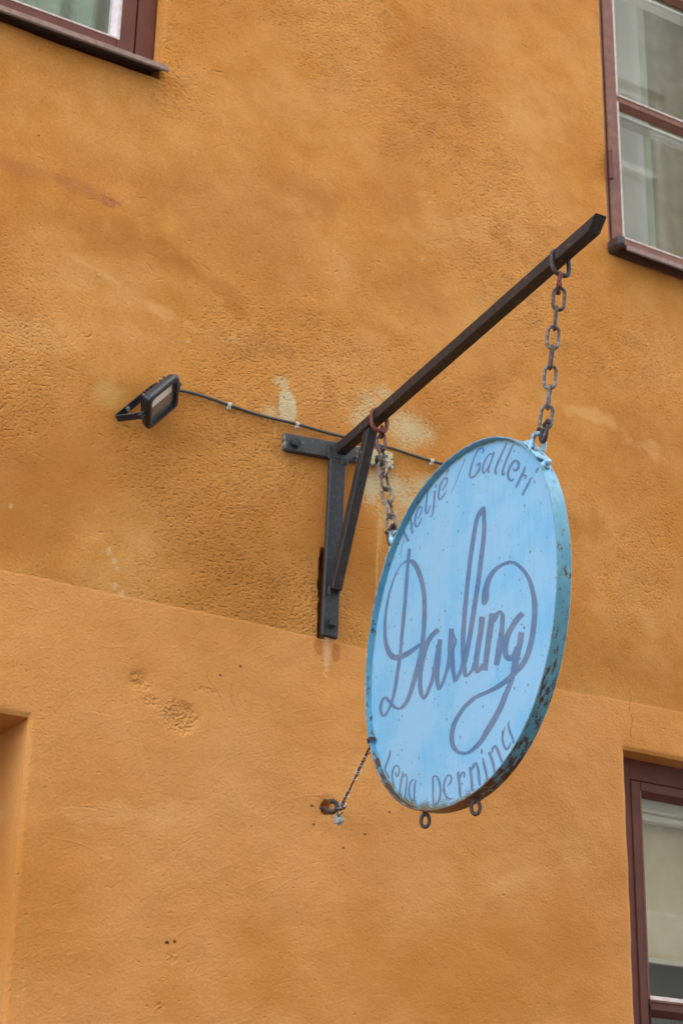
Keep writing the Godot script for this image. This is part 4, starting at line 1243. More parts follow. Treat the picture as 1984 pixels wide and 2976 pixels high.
# ------------------------------------------------------------------ the iron bracket
func peeled_material() -> StandardMaterial3D:
	var w := 512
	var h := 96
	var a := bytes(noise(51, 0.03, 4), w, h)
	var b := bytes(noise(52, 0.11, 3), w, h)
	var col := PackedByteArray()
	for y in h:
		for x in w:
			var i := y * w + x
			var n := a[i] / 255.0
			var f := b[i] / 255.0
			var c := mix3(Vector3(46, 46, 48), Vector3(84, 80, 76), f)
			c = mix3(c, Vector3(120, 112, 104), clampf((n - 0.7) * 5.0, 0.0, 1.0))
			var s := float(x) / w
			var peel := clampf((s - 0.66 + (n - 0.5) * 0.35) * 14.0, 0.0, 1.0)
			var pc := mix3(Vector3(196, 182, 138), Vector3(212, 206, 184), f)
			pc = mix3(pc, Vector3(186, 132, 48), clampf((n - 0.5) * 6.0, 0.0, 1.0) * clampf((f - 0.35) * 4.0, 0.0, 1.0))
			pc = mix3(pc, Vector3(82, 80, 78), clampf((0.42 - n) * 9.0, 0.0, 1.0))
			c = mix3(c, pc, peel)
			col.append_array([clampi(int(c.x), 0, 255), clampi(int(c.y), 0, 255), clampi(int(c.z), 0, 255)])
	var m := StandardMaterial3D.new()
	m.albedo_texture = ImageTexture.create_from_image(Image.create_from_data(w, h, false, Image.FORMAT_RGB8, col))
	m.roughness = 0.55
	return m

func make_bracket() -> void:
	var at := Vector3(0.0, 3.32, 0.0)
	var t := thing("sign_bracket", "dark iron wall bracket whose long arm and slanting stay carry the blue sign", "bracket", Transform3D(Basis(), at))
	# flat bar on the wall; its right end has lost its black paint
	var st := begin()
	var x0 := -0.146
	var x1 := 0.137
	var rise := 0.0245
	var ax := Vector3(x1 - x0, rise, 0).normalized()
	var ay := Vector3(-ax.y, ax.x, 0)
	var len := Vector2(x1 - x0, rise).length()
	var c := Vector3((x0 + x1) * 0.5, 3.3265, 0.008) - at
	var hh := 0.0205
	var ch := 0.003
	var ring := []                                    # rounded rectangle outline
	for q in [[1, 1, 0.0], [-1, 1, 90.0], [-1, -1, 180.0], [1, -1, 270.0]]:
		for k in 5:
			var w: float = deg_to_rad(q[2] + k * 22.5)
			ring.append(Vector2(q[0] * (len * 0.5 - 0.006) + 0.006 * cos(w), q[1] * (hh - 0.006) + 0.006 * sin(w)))
	var rs := ring.size()
	for k in rs:
		var p: Vector2 = ring[k]
		var q: Vector2 = ring[(k + 1) % rs]
		var lift := func(v: Vector2, s: float, z: float) -> Vector3: return c + ax * v.x * (1.0 - s / (len * 0.5)) + ay * v.y * (1.0 - s / hh) + Vector3(0, 0, z)
		var uvf := func(v: Vector2) -> Vector2: return Vector2(0.5 + v.x / len, 0.5 - v.y / hh * 0.5)
		var n := (ax * (p.x + q.x) * 0.2 + ay * (p.y + q.y))
		var dirn := (ax * (q.y - p.y) - ay * (q.x - p.x)).normalized()
		quad(st, lift.call(p, 0.0, -0.008), lift.call(q, 0.0, -0.008), lift.call(q, 0.0, 0.0035), lift.call(p, 0.0, 0.0035), dirn, uvf.call(p), uvf.call(q), uvf.call(q), uvf.call(p))
		quad(st, lift.call(p, 0.0, 0.0035), lift.call(q, 0.0, 0.0035), lift.call(q, 0.002, 0.0055), lift.call(p, 0.002, 0.0055), (dirn + Vector3.BACK).normalized(), uvf.call(p), uvf.call(q), uvf.call(q), uvf.call(p))
		tri(st, [c + Vector3(0, 0, 0.0055), lift.call(p, 0.002, 0.0055), lift.call(q, 0.002, 0.0055)], [Vector3.BACK, Vector3.BACK, Vector3.BACK], [Vector2(0.5, 0.5), uvf.call(p), uvf.call(q)], Vector3.BACK)
	build(st, "wall_bar", peeled_material(), t)
	# upright flat, bolted to the wall
	st = begin()
	var p1 := Vector3(-0.0235, 2.8815, 0.015) - at
	var p2 := Vector3(-0.0125, 3.302, 0.015) - at
	bevel_box(st, aim(p1, p2, Vector3.RIGHT), Vector3(0.0405, 0.011, (p2 - p1).length()), 0.0025)
	build(st, "upright", M.iron, t)
	# the arm: square bar, its end cut on the slant
	st = begin()
	var r1 := Vector3(-0.0014, 3.3305, 0.006) - at
	var dirv := Vector3(-0.0521, 0.0524, 0.98).normalized()
	var sidev := dirv.cross(Vector3.UP).normalized() * -1.0        # towards +x
	var upv := dirv.cross(sidev)
	if upv.y < 0.0:
		upv = -upv
	var l := 1.008
	var w := 0.0125
	var sect := []
	for q in [[-1.0, -1.0], [-1.0, 1.0], [1.0, 1.0], [1.0, -1.0]]:
		for e in 2:                                   # a small chamfer on each long edge
			var cx: float = q[0] * w
			var cy: float = q[1] * w
			var f: bool = (q[0] * q[1] > 0.0) == (e == 0)
			if f:
				sect.append(Vector2(cx - q[0] * 0.0015, cy))
			else:
				sect.append(Vector2(cx, cy - q[1] * 0.0015))
	var ends := []
	for e in 2:
		var row := []
		for s: Vector2 in sect:
			var along := 0.0 if e == 0 else l - 0.013 + 0.013 * s.y / w
			row.append(r1 + dirv * along + sidev * s.x + upv * s.y)
		ends.append(row)
	for k in 8:
		var k2 := (k + 1) % 8
		var mid: Vector3 = ends[0][k] + ends[0][k2] - r1 * 2.0
		var n := (mid - dirv * mid.dot(dirv)).normalized()
		if k % 2 == 1:
			n = (sidev * signf(mid.dot(sidev)) if absf(mid.dot(sidev)) > absf(mid.dot(upv)) else upv * signf(mid.dot(upv)))
		quad(st, ends[0][k], ends[0][k2], ends[1][k2], ends[1][k], n)
	var tipc := Vector3.ZERO
	for p: Vector3 in ends[1]:
		tipc += p / 8.0
	for k in 8:
		var n := (dirv - upv).normalized()
		tri(st, [tipc, ends[1][k], ends[1][(k + 1) % 8]], [n, n, n], [Vector2.ZERO, Vector2.ZERO, Vector2.ZERO], n)
	build(st, "arm", M.beam, t)
	# slanting stay from the foot of the upright to the arm
	st = begin()
	var s1 := Vector3(-0.0175, 2.988, 0.026) - at
	var s2 := Vector3(-0.004, 3.335, 0.146) - at
	bevel_box(st, aim(s1, s2, Vector3.RIGHT), Vector3(0.0245, 0.021, (s2 - s1).length()), 0.002)
	build(st, "stay", M.beam, t)
	# welds and bolts
	for q in [[-0.034, 3.305, 0.0165], [-0.035, 3.316, 0.0155], [-0.033, 3.327, 0.0145], [0.034, 3.316, 0.0145], [0.008, 3.298, 0.019], [-0.002, 3.297, 0.0195], [-0.028, 2.992, 0.021], [-0.006, 2.988, 0.021], [-0.029, 2.982, 0.021]]:
		var cc := Vector3(q[0], q[1], q[2]) - at
		st = begin()
		tube(st, [cc - Vector3(0, 0.007, 0), cc - Vector3(0, 0.003, 0), cc + Vector3(0.001, 0.003, 0), cc + Vector3(0, 0.007, 0)], [0.002, 0.005, 0.0045, 0.002], 8)
		build(st, "weld", M.iron, t)
	for q in [[-0.1215, 3.3145, 0.0135], [-0.0185, 2.9135, 0.0205], [0.099, 3.327, 0.0135]]:
		st = begin()
		var b := Transform3D(Basis(Vector3.RIGHT.rotated(Vector3.BACK, q[0] * 20.0), Vector3.BACK, Vector3.RIGHT.rotated(Vector3.BACK, q[0] * 20.0).cross(Vector3.BACK)), Vector3(q[0], q[1], q[2]) - at)
		lathe(st, b, [Vector2(0.013, 0), Vector2(0.013, 0.0015), Vector2(0, 0.0016)], 16)
		hex_bolt(st, b, 0.0112, 0.011)
		build(st, "bolt", M.iron, t)

# ------------------------------------------------------------------ chains
func link_mesh() -> ArrayMesh:
	var st := begin()
	var pts := []
	var hw := 0.0103                                  # to the middle of the wire
	var hl := 0.0215
	for k in 11:
		var a := PI * k / 10.0
		pts.append(Vector3(cos(a) * hw, (hl - hw) + sin(a) * hw, 0))
	for k in 11:
		var a := PI + PI * k / 10.0
		pts.append(Vector3(cos(a) * hw, -(hl - hw) + sin(a) * hw, 0))
	tube(st, pts, [0.0034], 9, true)
	return st.commit()

func make_chain(called_label: String, a: Vector2, b: Vector2, twist: float, arm_at: Vector2, eye_at: Vector2, red: Material, knob_side: float, aside := 0.0) -> void:
	# sign axes: x out along the arm, y up, z towards the viewer's left
	var zc := -0.015
	var t := thing("chain", called_label, "chain", sign_at * Transform3D(Basis(), Vector3(arm_at.x, arm_at.y, zc)), "rusty chains that carry the round sign")
	var org := Vector3(arm_at.x, arm_at.y, zc)
	# forged ring round the arm
	var st := begin()
	var lean := Vector3(0.10, -1.0, 0).normalized()
	var cen := Vector3(0.0, -0.0095, aside)
	tube(st, ring_pts(cen, Vector3(0, 0, 1), -lean, 0.0188, 0.0262, 28, 0.68), [0.0047], 10, true)
	build(st, "ring", M.dark_rust if red == M.rust else M.red_rust, t)
	# shackle under the ring
	var top := cen + lean * 0.0262
	var first := Vector3(a.x, a.y, zc) - org
	var pin := first + Vector3(0, 0.0225, 0)
	var across := Vector3(0.9, 0, 0.45).normalized()
	st = begin()
	var pts := [pin - across * 0.009, pin - across * 0.0085 + Vector3(0, 0.012, 0)]
	for k in 7:
		var w := PI * k / 6.0
		pts.append(Vector3(top.x, top.y, 0) * 0.5 + Vector3(pin.x, top.y, pin.z) * 0.5 - Vector3(0, 0.004, 0) - across * 0.0085 * cos(w) + Vector3(0, 0.0085 * sin(w), 0))
	pts.append_array([pin + across * 0.0085 + Vector3(0, 0.012, 0), pin + across * 0.009])
	tube(st, pts, [0.0041], 9)
	var sh := build(st, "shackle", M.red_rust, t)
	st = begin()
	tube(st, [pin - across * 0.016, pin - across * 0.0135, pin - across * 0.013, pin + across * 0.013, pin + across * 0.0132, pin + across * 0.016], [0.0055, 0.0058, 0.0034, 0.0034, 0.0048, 0.0046], 10)
	build(st, "pin", M.red_rust, sh)
	# seven links
	var mesh := link_mesh()
	var last := Vector3(b.x, b.y, zc) - org
	var mats := [M.link_brown, M.link_brown, M.link_worn, M.link_brown, M.link_worn, M.link_worn, M.link_worn]
	var axis := (first - last).normalized()
	for k in 7:
		var f := k / 6.0
		var sag := Vector3(0, 0, 0.003 * sin(f * 5.0))
		var c := first.lerp(last, f) + sag
		var turn := twist + (PI * 0.5 if k % 2 == 1 else 0.0) + (rng.randf() - 0.5) * 0.35
		var x := Vector3(cos(turn), 0, sin(turn))
		x = (x - axis * x.dot(axis)).normalized()
		var tilt := (rng.randf() - 0.5) * 0.08
		var bs := Basis(x, axis, x.cross(axis)).rotated(x.cross(axis), tilt)
		place(mesh, "link", mats[k], t, Transform3D(bs, c))
	# bow shackle through the staple on the sign
	var eye := Vector3(eye_at.x, eye_at.y, zc) - org
	var pin2 := last - Vector3(0, 0.0165, 0)
	var al := Vector3(1, 0, 0.15).normalized()
	st = begin()
	pts = [pin2 - al * 0.0115 + Vector3(0, 0.004, 0), pin2 - al * 0.0118 - Vector3(0, 0.006, 0)]
	var bowc := Vector3(lerpf(pin2.x, eye.x, 0.5), eye.y + 0.009, pin2.z)
	for k in 9:
		var w := PI * k / 8.0
		pts.append(bowc - al * 0.0125 * cos(w) - Vector3(0, 0.0125 * sin(w), 0))
	pts.append_array([pin2 + al * 0.0118 - Vector3(0, 0.006, 0), pin2 + al * 0.0115 + Vector3(0, 0.004, 0)])
	tube(st, pts, [0.004], 10)
	sh = build(st, "shackle", M.dark_rust, t)
	st = begin()
	var s := knob_side
	tube(st, [pin2 + al * s * 0.016, pin2 + al * s * 0.0155, pin2 - al * s * 0.012, pin2 - al * s * 0.0165, pin2 - al * s * 0.017, pin2 - al * s * 0.018, pin2 - al * s * 0.0275, pin2 - al * s * 0.029], [0.0035, 0.0062, 0.0036, 0.0036, 0.0062, 0.0062, 0.0058, 0.003], 10)
	build(st, "pin", M.dark_rust, sh)

# ------------------------------------------------------------------ small things on the wall
func cross_screw(st: SurfaceTool, at: Transform3D, r: float) -> void:
	lathe(st, at, [Vector2(r * 1.5, 0), Vector2(r * 1.5, 0.0006), Vector2(r, 0.0008), Vector2(r * 0.96, 0.0018), Vector2(r * 0.6, 0.0026), Vector2(r * 0.5, 0.0018), Vector2(0, 0.0015)], 14)

func make_floodlight() -> void:
	var base := Vector3(-0.5025, 3.3145, 0.006)
	var t := thing("floodlight", "small black floodlight turned towards the sign on a slanting wall bracket", "floodlight", Transform3D(Basis(), base))
	var a := Vector3(cos(deg_to_rad(49.5)), sin(deg_to_rad(49.5)), 0)         # along the strip
	var b := Vector3(a.y, -a.x, 0)                                             # down to the right
	var m := (Vector3.BACK + b * 0.42).normalized()                            # the way the arms point
	# body: face turned down to the right
	var face := (b * 0.85 + Vector3.BACK * 0.53).normalized()
	var cdir := face.cross(a).normalized()                                     # short side of the face
	if cdir.dot(b) < 0.0:
		cdir = -cdir
	var ctr := Vector3(-0.4600, 3.3045, 0.056) - base
	var bs := Basis(a, cdir, a.cross(cdir))
	if bs.z.dot(face) < 0.0:
		bs = Basis(a, -cdir, a.cross(-cdir))
	var lw := 0.0505
	var lh := 0.045
	var pivot := ctr - face * 0.011
	# strip with two bent arms
	var st := begin()
	var hl := 0.064
	var half := 0.0075
	var k1 := 0.005
	var h1 := pivot - a * (lw + 0.007)
	var h2 := pivot + a * (lw + 0.007)
	var path := [h1 + (h1 + a * hl).normalized() * 0.006, h1.lerp(-a * hl, 0.35) - a * 0.003, -a * (hl + 0.0005) + (h1 + a * hl) * 0.05, -a * (hl - k1), a * (hl - k1), a * (hl + 0.0005) + (h2 - a * hl) * 0.05, h2.lerp(a * hl, 0.35) + a * 0.003, h2 + (h2 - a * hl).normalized() * 0.006]
	var wdir := b - m * b.dot(m)
	wdir = wdir.normalized()
	for k in path.size() - 1:
		var p: Vector3 = path[k]
		var q: Vector3 = path[k + 1]
		var d := (q - p).normalized()
		var n := d.cross(wdir).normalized()
		var x := Transform3D(Basis(n.cross(d) * 1.0, n, d), (p + q) * 0.5)
		bevel_box(st, x, Vector3(half * 2.0, 0.0022, (q - p).length() + 0.0012), 0.0006)
	build(st, "strip_bracket", M.black_worn, t)
	for f: float in [-0.026, 0.026]:
		st = begin()
		var nn := a.cross(wdir).normalized()
		if nn.z < 0.0:
			nn = -nn
		cross_screw(st, Transform3D(Basis(a, nn, a.cross(nn)), a * f + nn * 0.0011), 0.0040)
		build(st, "screw", M.steel, t)
	var at := Transform3D(bs, ctr)
	st = begin()
	var outl := func(wx: float, wy: float, r: float) -> Array:
		var o := []
		for q in [[1, 1, 0.0], [-1, 1, 90.0], [-1, -1, 180.0], [1, -1, 270.0]]:
			for k in 5:
				var w: float = deg_to_rad(q[2] + k * 22.5)
				o.append(Vector2(q[0] * (wx - r) + r * cos(w), q[1] * (wy - r) + r * sin(w)))
		return o
	var levels := [[lw - 0.010, lh - 0.010, -0.024], [lw - 0.003, lh - 0.003, -0.018], [lw, lh, -0.008], [lw, lh, -0.001], [lw - 0.0025, lh - 0.0025, 0.002], [lw - 0.009, lh - 0.009, 0.002], [lw - 0.0105, lh - 0.0105, -0.0045]]
	for k in levels.size() - 1:
		var o1: Array = outl.call(levels[k][0], levels[k][1], 0.010)
		var o2: Array = outl.call(levels[k + 1][0], levels[k + 1][1], 0.010)
		for j in o1.size():
			var j2 := (j + 1) % o1.size()
			var p: Vector2 = o1[j]
			var q: Vector2 = o1[j2]
			var e := Vector3((q - p).y, -(q - p).x, 0).normalized()
			var slope: float = levels[k + 1][2] - levels[k][2]
			var shrink: float = levels[k][0] - levels[k + 1][0]
			var n := (e * slope + Vector3.BACK * shrink).normalized()
			if k == 5:
				n = (-e + Vector3.BACK * 0.2).normalized()
			quad(st, at * Vector3(p.x, p.y, levels[k][2]), at * Vector3(q.x, q.y, levels[k][2]), at * Vector3(o2[j2].x, o2[j2].y, levels[k + 1][2]), at * Vector3(o2[j].x, o2[j].y, levels[k + 1][2]), bs * n)
	var bo: Array = outl.call(lw - 0.010, lh - 0.010, 0.010)
	for j in bo.size():
		var p: Vector2 = bo[j]
		var q: Vector2 = bo[(j + 1) % bo.size()]
		tri(st, [at * Vector3(0, 0, -0.024), at * Vector3(p.x, p.y, -0.024), at * Vector3(q.x, q.y, -0.024)], [-bs.z, -bs.z, -bs.z], [Vector2.ZERO, Vector2.ZERO, Vector2.ZERO], -bs.z)
	build(st, "housing", M.black_worn, t)
	for k in 7:                                       # cooling fins on the back
		st = begin()
		var x := -0.036 + k * 0.012
		bevel_box(st, at * Transform3D(Basis(), Vector3(x, 0, -0.0265)), Vector3(0.004, 0.064, 0.011), 0.0035)
		build(st, "fin", M.black, t)
	st = begin()                                      # reflector: pale upper half, dark lower half behind the glass
	span_at(st, at, Vector3(-lw + 0.011, -lh + 0.011, -0.014), Vector3(lw - 0.011, lh - 0.011, -0.012))
	build(st, "lamp_board", plain(rgb(34, 24, 20), 0.4), t)
	st = begin()
	var hi := -1.0 if (bs * Vector3.UP).y < 0.0 else 1.0
	span_at(st, at, Vector3(-lw + 0.012, hi * -0.001, -0.0119), Vector3(lw - 0.012, hi * (lh - 0.012), -0.009))
	build(st, "reflector", plain(rgb(240, 232, 216), 0.5), t)
	st = begin()
	span_at(st, at, Vector3(-lw + 0.010, -lh + 0.010, -0.006), Vector3(lw - 0.010, lh - 0.010, -0.004))
	build(st, "lamp_glass", M.glass, t)
	for s: float in [-1.0, 1.0]:                      # hinge knobs at the arm ends
		st = begin()
		var hp := pivot + a * s * (lw + 0.007)
		tube(st, [hp + a * s * 0.010, hp + a * s * 0.009, hp + a * s * 0.001, hp - a * s * 0.006], [0.005, 0.0065, 0.0065, 0.005], 10)
		build(st, "knob", M.black, t)

func span_at(st: SurfaceTool, at: Transform3D, a: Vector3, b: Vector3) -> void:
	bevel_box(st, at * Transform3D(Basis(), (a + b) * 0.5), (b - a).abs(), 0.0004)

func make_cable() -> void:
	var pts := []
	var way := [Vector3(-0.452, 3.342, 0.03), Vector3(-0.436, 3.357, 0.016), Vector3(-0.415, 3.367, 0.008), Vector3(-0.38, 3.3715, 0.007), Vector3(-0.33, 3.3705, 0.007), Vector3(-0.2832, 3.367, 0.007), Vector3(-0.22, 3.3632, 0.007), Vector3(-0.165, 3.364, 0.007), Vector3(-0.112, 3.366, 0.007), Vector3(-0.05, 3.3645, 0.008), Vector3(0.01, 3.366, 0.008), Vector3(0.035, 3.3675, 0.008), Vector3(0.09, 3.3685, 0.008), Vector3(0.14, 3.3705, 0.007), Vector3(0.19, 3.368, 0.007), Vector3(0.241, 3.3662, 0.007), Vector3(0.285, 3.3652, 0.008), Vector3(0.33, 3.361, 0.007), Vector3(0.372, 3.354, 0.004), Vector3(0.386, 3.35, -0.006)]
	for k in way.size() - 1:
		var p0: Vector3 = way[maxi(k - 1, 0)]
		var p3: Vector3 = way[mini(k + 2, way.size() - 1)]
		for j in 5:
			pts.append(way[k].cubic_interpolate(way[k + 1], p0, p3, j / 5.0))
	pts.append(way[way.size() - 1])
	var st := begin()
	tube(st, pts, [0.0036], 9)
	var o := build(st, "cable", M.cable, self)
	tag(o, "thin grey cable clipped along the wall from the floodlight to behind the sign", "cable")
	var places := [["white cable clip nearest the floodlight", -0.2832, 3.367], ["white cable clip on the cable above the bolted left end of the bracket", -0.1135, 3.366], ["white cable clip just right of where the iron arm meets the wall", 0.042, 3.368], ["white cable clip nearest the edge of the round sign", 0.2435, 3.3662]]
	for q in places:
		var t := thing("cable_clip", q[0], "clip", Transform3D(Basis(), Vector3(q[1], q[2], 0.007)), "white nail clips along the cable")
		st = begin()
		var arc := []
		for k in 9:
			var w := PI * (-0.25 + k * 1.5 / 8.0)
			arc.append(Vector3(0, cos(w) * -0.0046, sin(w) * 0.0046))
		for k in arc.size() - 1:
			var mid: Vector3 = (arc[k] + arc[k + 1]) * 0.5
			bevel_box(st, aim(arc[k], arc[k + 1], Vector3.RIGHT), Vector3(0.0085, 0.0022, (arc[k] - arc[k + 1]).length() + 0.0012), 0.0005)
		bevel_box(st, Transform3D(Basis(), Vector3(0, -0.0075, -0.001)), Vector3(0.0085, 0.006, 0.007), 0.0015)
		build(st, "saddle", M.clip, t)
		st = begin()
		lathe(st, Transform3D(Basis(Vector3.RIGHT, Vector3.BACK, Vector3.UP), Vector3(0, -0.0078, 0.0022)), [Vector2(0.0022, 0), Vector2(0.0022, 0.0012), Vector2(0, 0.0015)], 10)
		build(st, "nail", M.steel, t)

func make_tether() -> void:
	# iron loop let into the wall
	var at := Vector3(-0.0075, 2.5165, 0.0)
	var t := thing("iron_wall_loop", "rusty iron loop bent out of a rough hole in the wall below the bracket", "loop", Transform3D(Basis(), at))
	var st := begin()
	var pts := []
	var lu := Vector3(0.84, 0.0, 0.54).normalized()
	pts.append(Vector3(-0.012, -0.006, -0.022))
	for k in 15:
		var w := deg_to_rad(-170.0 + k * 20.5)
		pts.append(Vector3(0.001, 0.001, 0.0105) + lu * 0.0112 * cos(w) + Vector3.UP * 0.0112 * sin(w) + Vector3(0, 0, 0.00035 * k))
	tube(st, pts, [0.0052], 10)
	build(st, "loop", M.dark_rust, t)
	# twisted wire from the loop up to the sign's edge
	var a := Vector3(0.0085, 2.517, 0.028)
	var b := Vector3(-0.0265, 2.600, 0.1955)
	t = thing("tether_wire", "dark twisted wire tying the edge of the sign back to the iron loop", "wire", Transform3D(Basis(), a))
	var d := b - a
	var x := d.cross(Vector3.UP).normalized()
	var y := x.cross(d.normalized())
	for s in 3:
		pts = []
		for k in 61:
			var f := k / 60.0
			var w := f * 34.0 + s * TAU / 3.0
			var r := 0.0016 + 0.0010 * sin(f * 9.0 + s)
			if f < 0.12:
				r += 0.0025 * (1.0 - f / 0.12)
			pts.append(d * f + x * cos(w) * r + y * sin(w) * r)
		st = begin()
		tube(st, pts, [0.0010], 6)
		build(st, "strand", M.wire, t)
	# bright ends curling round the strands
	for q in [[0.84, 0.0045], [0.70, 0.005], [0.61, 0.006], [0.57, 0.0055], [0.47, 0.005], [0.28, 0.005], [0.18, 0.0055], [0.05, 0.006], [0.02, 0.0065]]:
		pts = []
		for k in 20:
			var w: float = k * 0.5 + q[0] * 50.0
			var f: float = q[0] + 0.012 * k / 20.0
			pts.append(d * f + x * cos(w) * q[1] + y * sin(w) * q[1] * 0.8)
		st = begin()
		tube(st, pts, [0.0007], 5)
		build(st, "curl", M.wire_bright, t)
	# loop round the iron, and the lashing on the sign's hoop
	st = begin()
	tube(st, ring_pts(Vector3(0.0, 0.001, -0.004), Vector3(0.5, -0.2, 0.8).normalized(), Vector3(0.3, 0.9, 0.1).normalized(), 0.0125, 0.0075, 18), [0.0011], 6, true)
	build(st, "eye", M.wire, t)
	for k in 6:                                       # the tangle of loose turns at the loop
		st = begin()
		var u := Vector3(rng.randf() - 0.5, rng.randf() - 0.5, rng.randf() - 0.5).normalized()
		var v := u.cross(Vector3(rng.randf() - 0.5, 0.7, rng.randf() - 0.5)).normalized()
		tube(st, ring_pts(Vector3(-0.003 + 0.009 * rng.randf(), -0.006 + 0.012 * rng.randf(), -0.006 + 0.006 * rng.randf()), u, v, 0.005 + 0.004 * rng.randf(), 0.003 + 0.003 * rng.randf(), 14), [0.0009], 5, true)
		build(st, "turn", M.wire_bright if k % 3 == 0 else M.wire, t)
	st = begin()
	var e := sign_at * Vector3(-0.3305, -0.1475, -0.015) - a
	var rad := (sign_at.basis * Vector3(-0.3305, -0.1475, 0)).normalized()
	var n := sign_at.basis.z
	for k in 4:
		var sh := sign_at.basis * Vector3(0.41, -0.91, 0).normalized() * (k - 1.5) * 0.0021
		tube(st, [e + sh + rad * 0.006 - n * 0.018, e + sh + rad * 0.0035 - n * 0.0, e + sh + rad * 0.004 + n * 0.0155, e + sh + rad * 0.0005 + n * 0.0175, e + sh - rad * 0.007 + n * 0.015, e + sh - rad * 0.009 + n * 0.004], [0.0014], 6)
	tube(st, [d, d * 0.97 + Vector3(0, 0.004, 0.002), e + rad * 0.007 - n * 0.012], [0.0028, 0.0034, 0.0026], 8)
	build(st, "lashing", M.wire, t)
	st = begin()
	tube(st, [d * 0.86, d * 0.88 + Vector3(0.006, 0.002, 0), d * 0.92 + Vector3(0.013, 0.006, 0.002), d * 0.95 + Vector3(0.018, 0.012, 0.004)], [0.0008], 5)
	build(st, "loose_end", M.wire, t)
	# connector block hanging from the wire
	t = thing("connector_block", "small white plastic terminal block dangling from the wire at the iron loop", "connector", Transform3D(Basis(Vector3(0.94, 0.3, 0.1).normalized(), Vector3(-0.3, 0.95, 0.0).normalized(), Vector3.BACK), Vector3(0.0035, 2.4875, 0.026)))
	st = begin()
	bevel_box(st, Transform3D(), Vector3(0.017, 0.012, 0.012), 0.002)
	for s: float in [-1.0, 1.0]:
		lathe(st, Transform3D(Basis(), Vector3(0.005 * s, 0.0055, 0.001)), [Vector2(0.0042, 0), Vector2(0.0042, 0.006), Vector2(0.0028, 0.006), Vector2(0.0026, 0.002), Vector2(0, 0.002)], 12)
		bevel_box(st, Transform3D(Basis(), Vector3(0.005 * s, -0.0015, 0.0065)), Vector3(0.007, 0.007, 0.003), 0.001)
	bevel_box(st, Transform3D(Basis(), Vector3(0, -0.0075, 0)), Vector3(0.012, 0.005, 0.008), 0.002)
	build(st, "body", M.white_plastic, t)
	st = begin()
	tube(st, [Vector3(-0.003, 0.008, 0.003), Vector3(-0.001, 0.014, 0.004), Vector3(0.005, 0.024, 0.004)], [0.0013], 6)
	tube(st, [Vector3(-0.003, 0.008, 0.003), Vector3(0.004, 0.011, 0.006), Vector3(0.011, 0.0135, 0.007)], [0.0013], 6)
	build(st, "wire_end", M.wire, t)

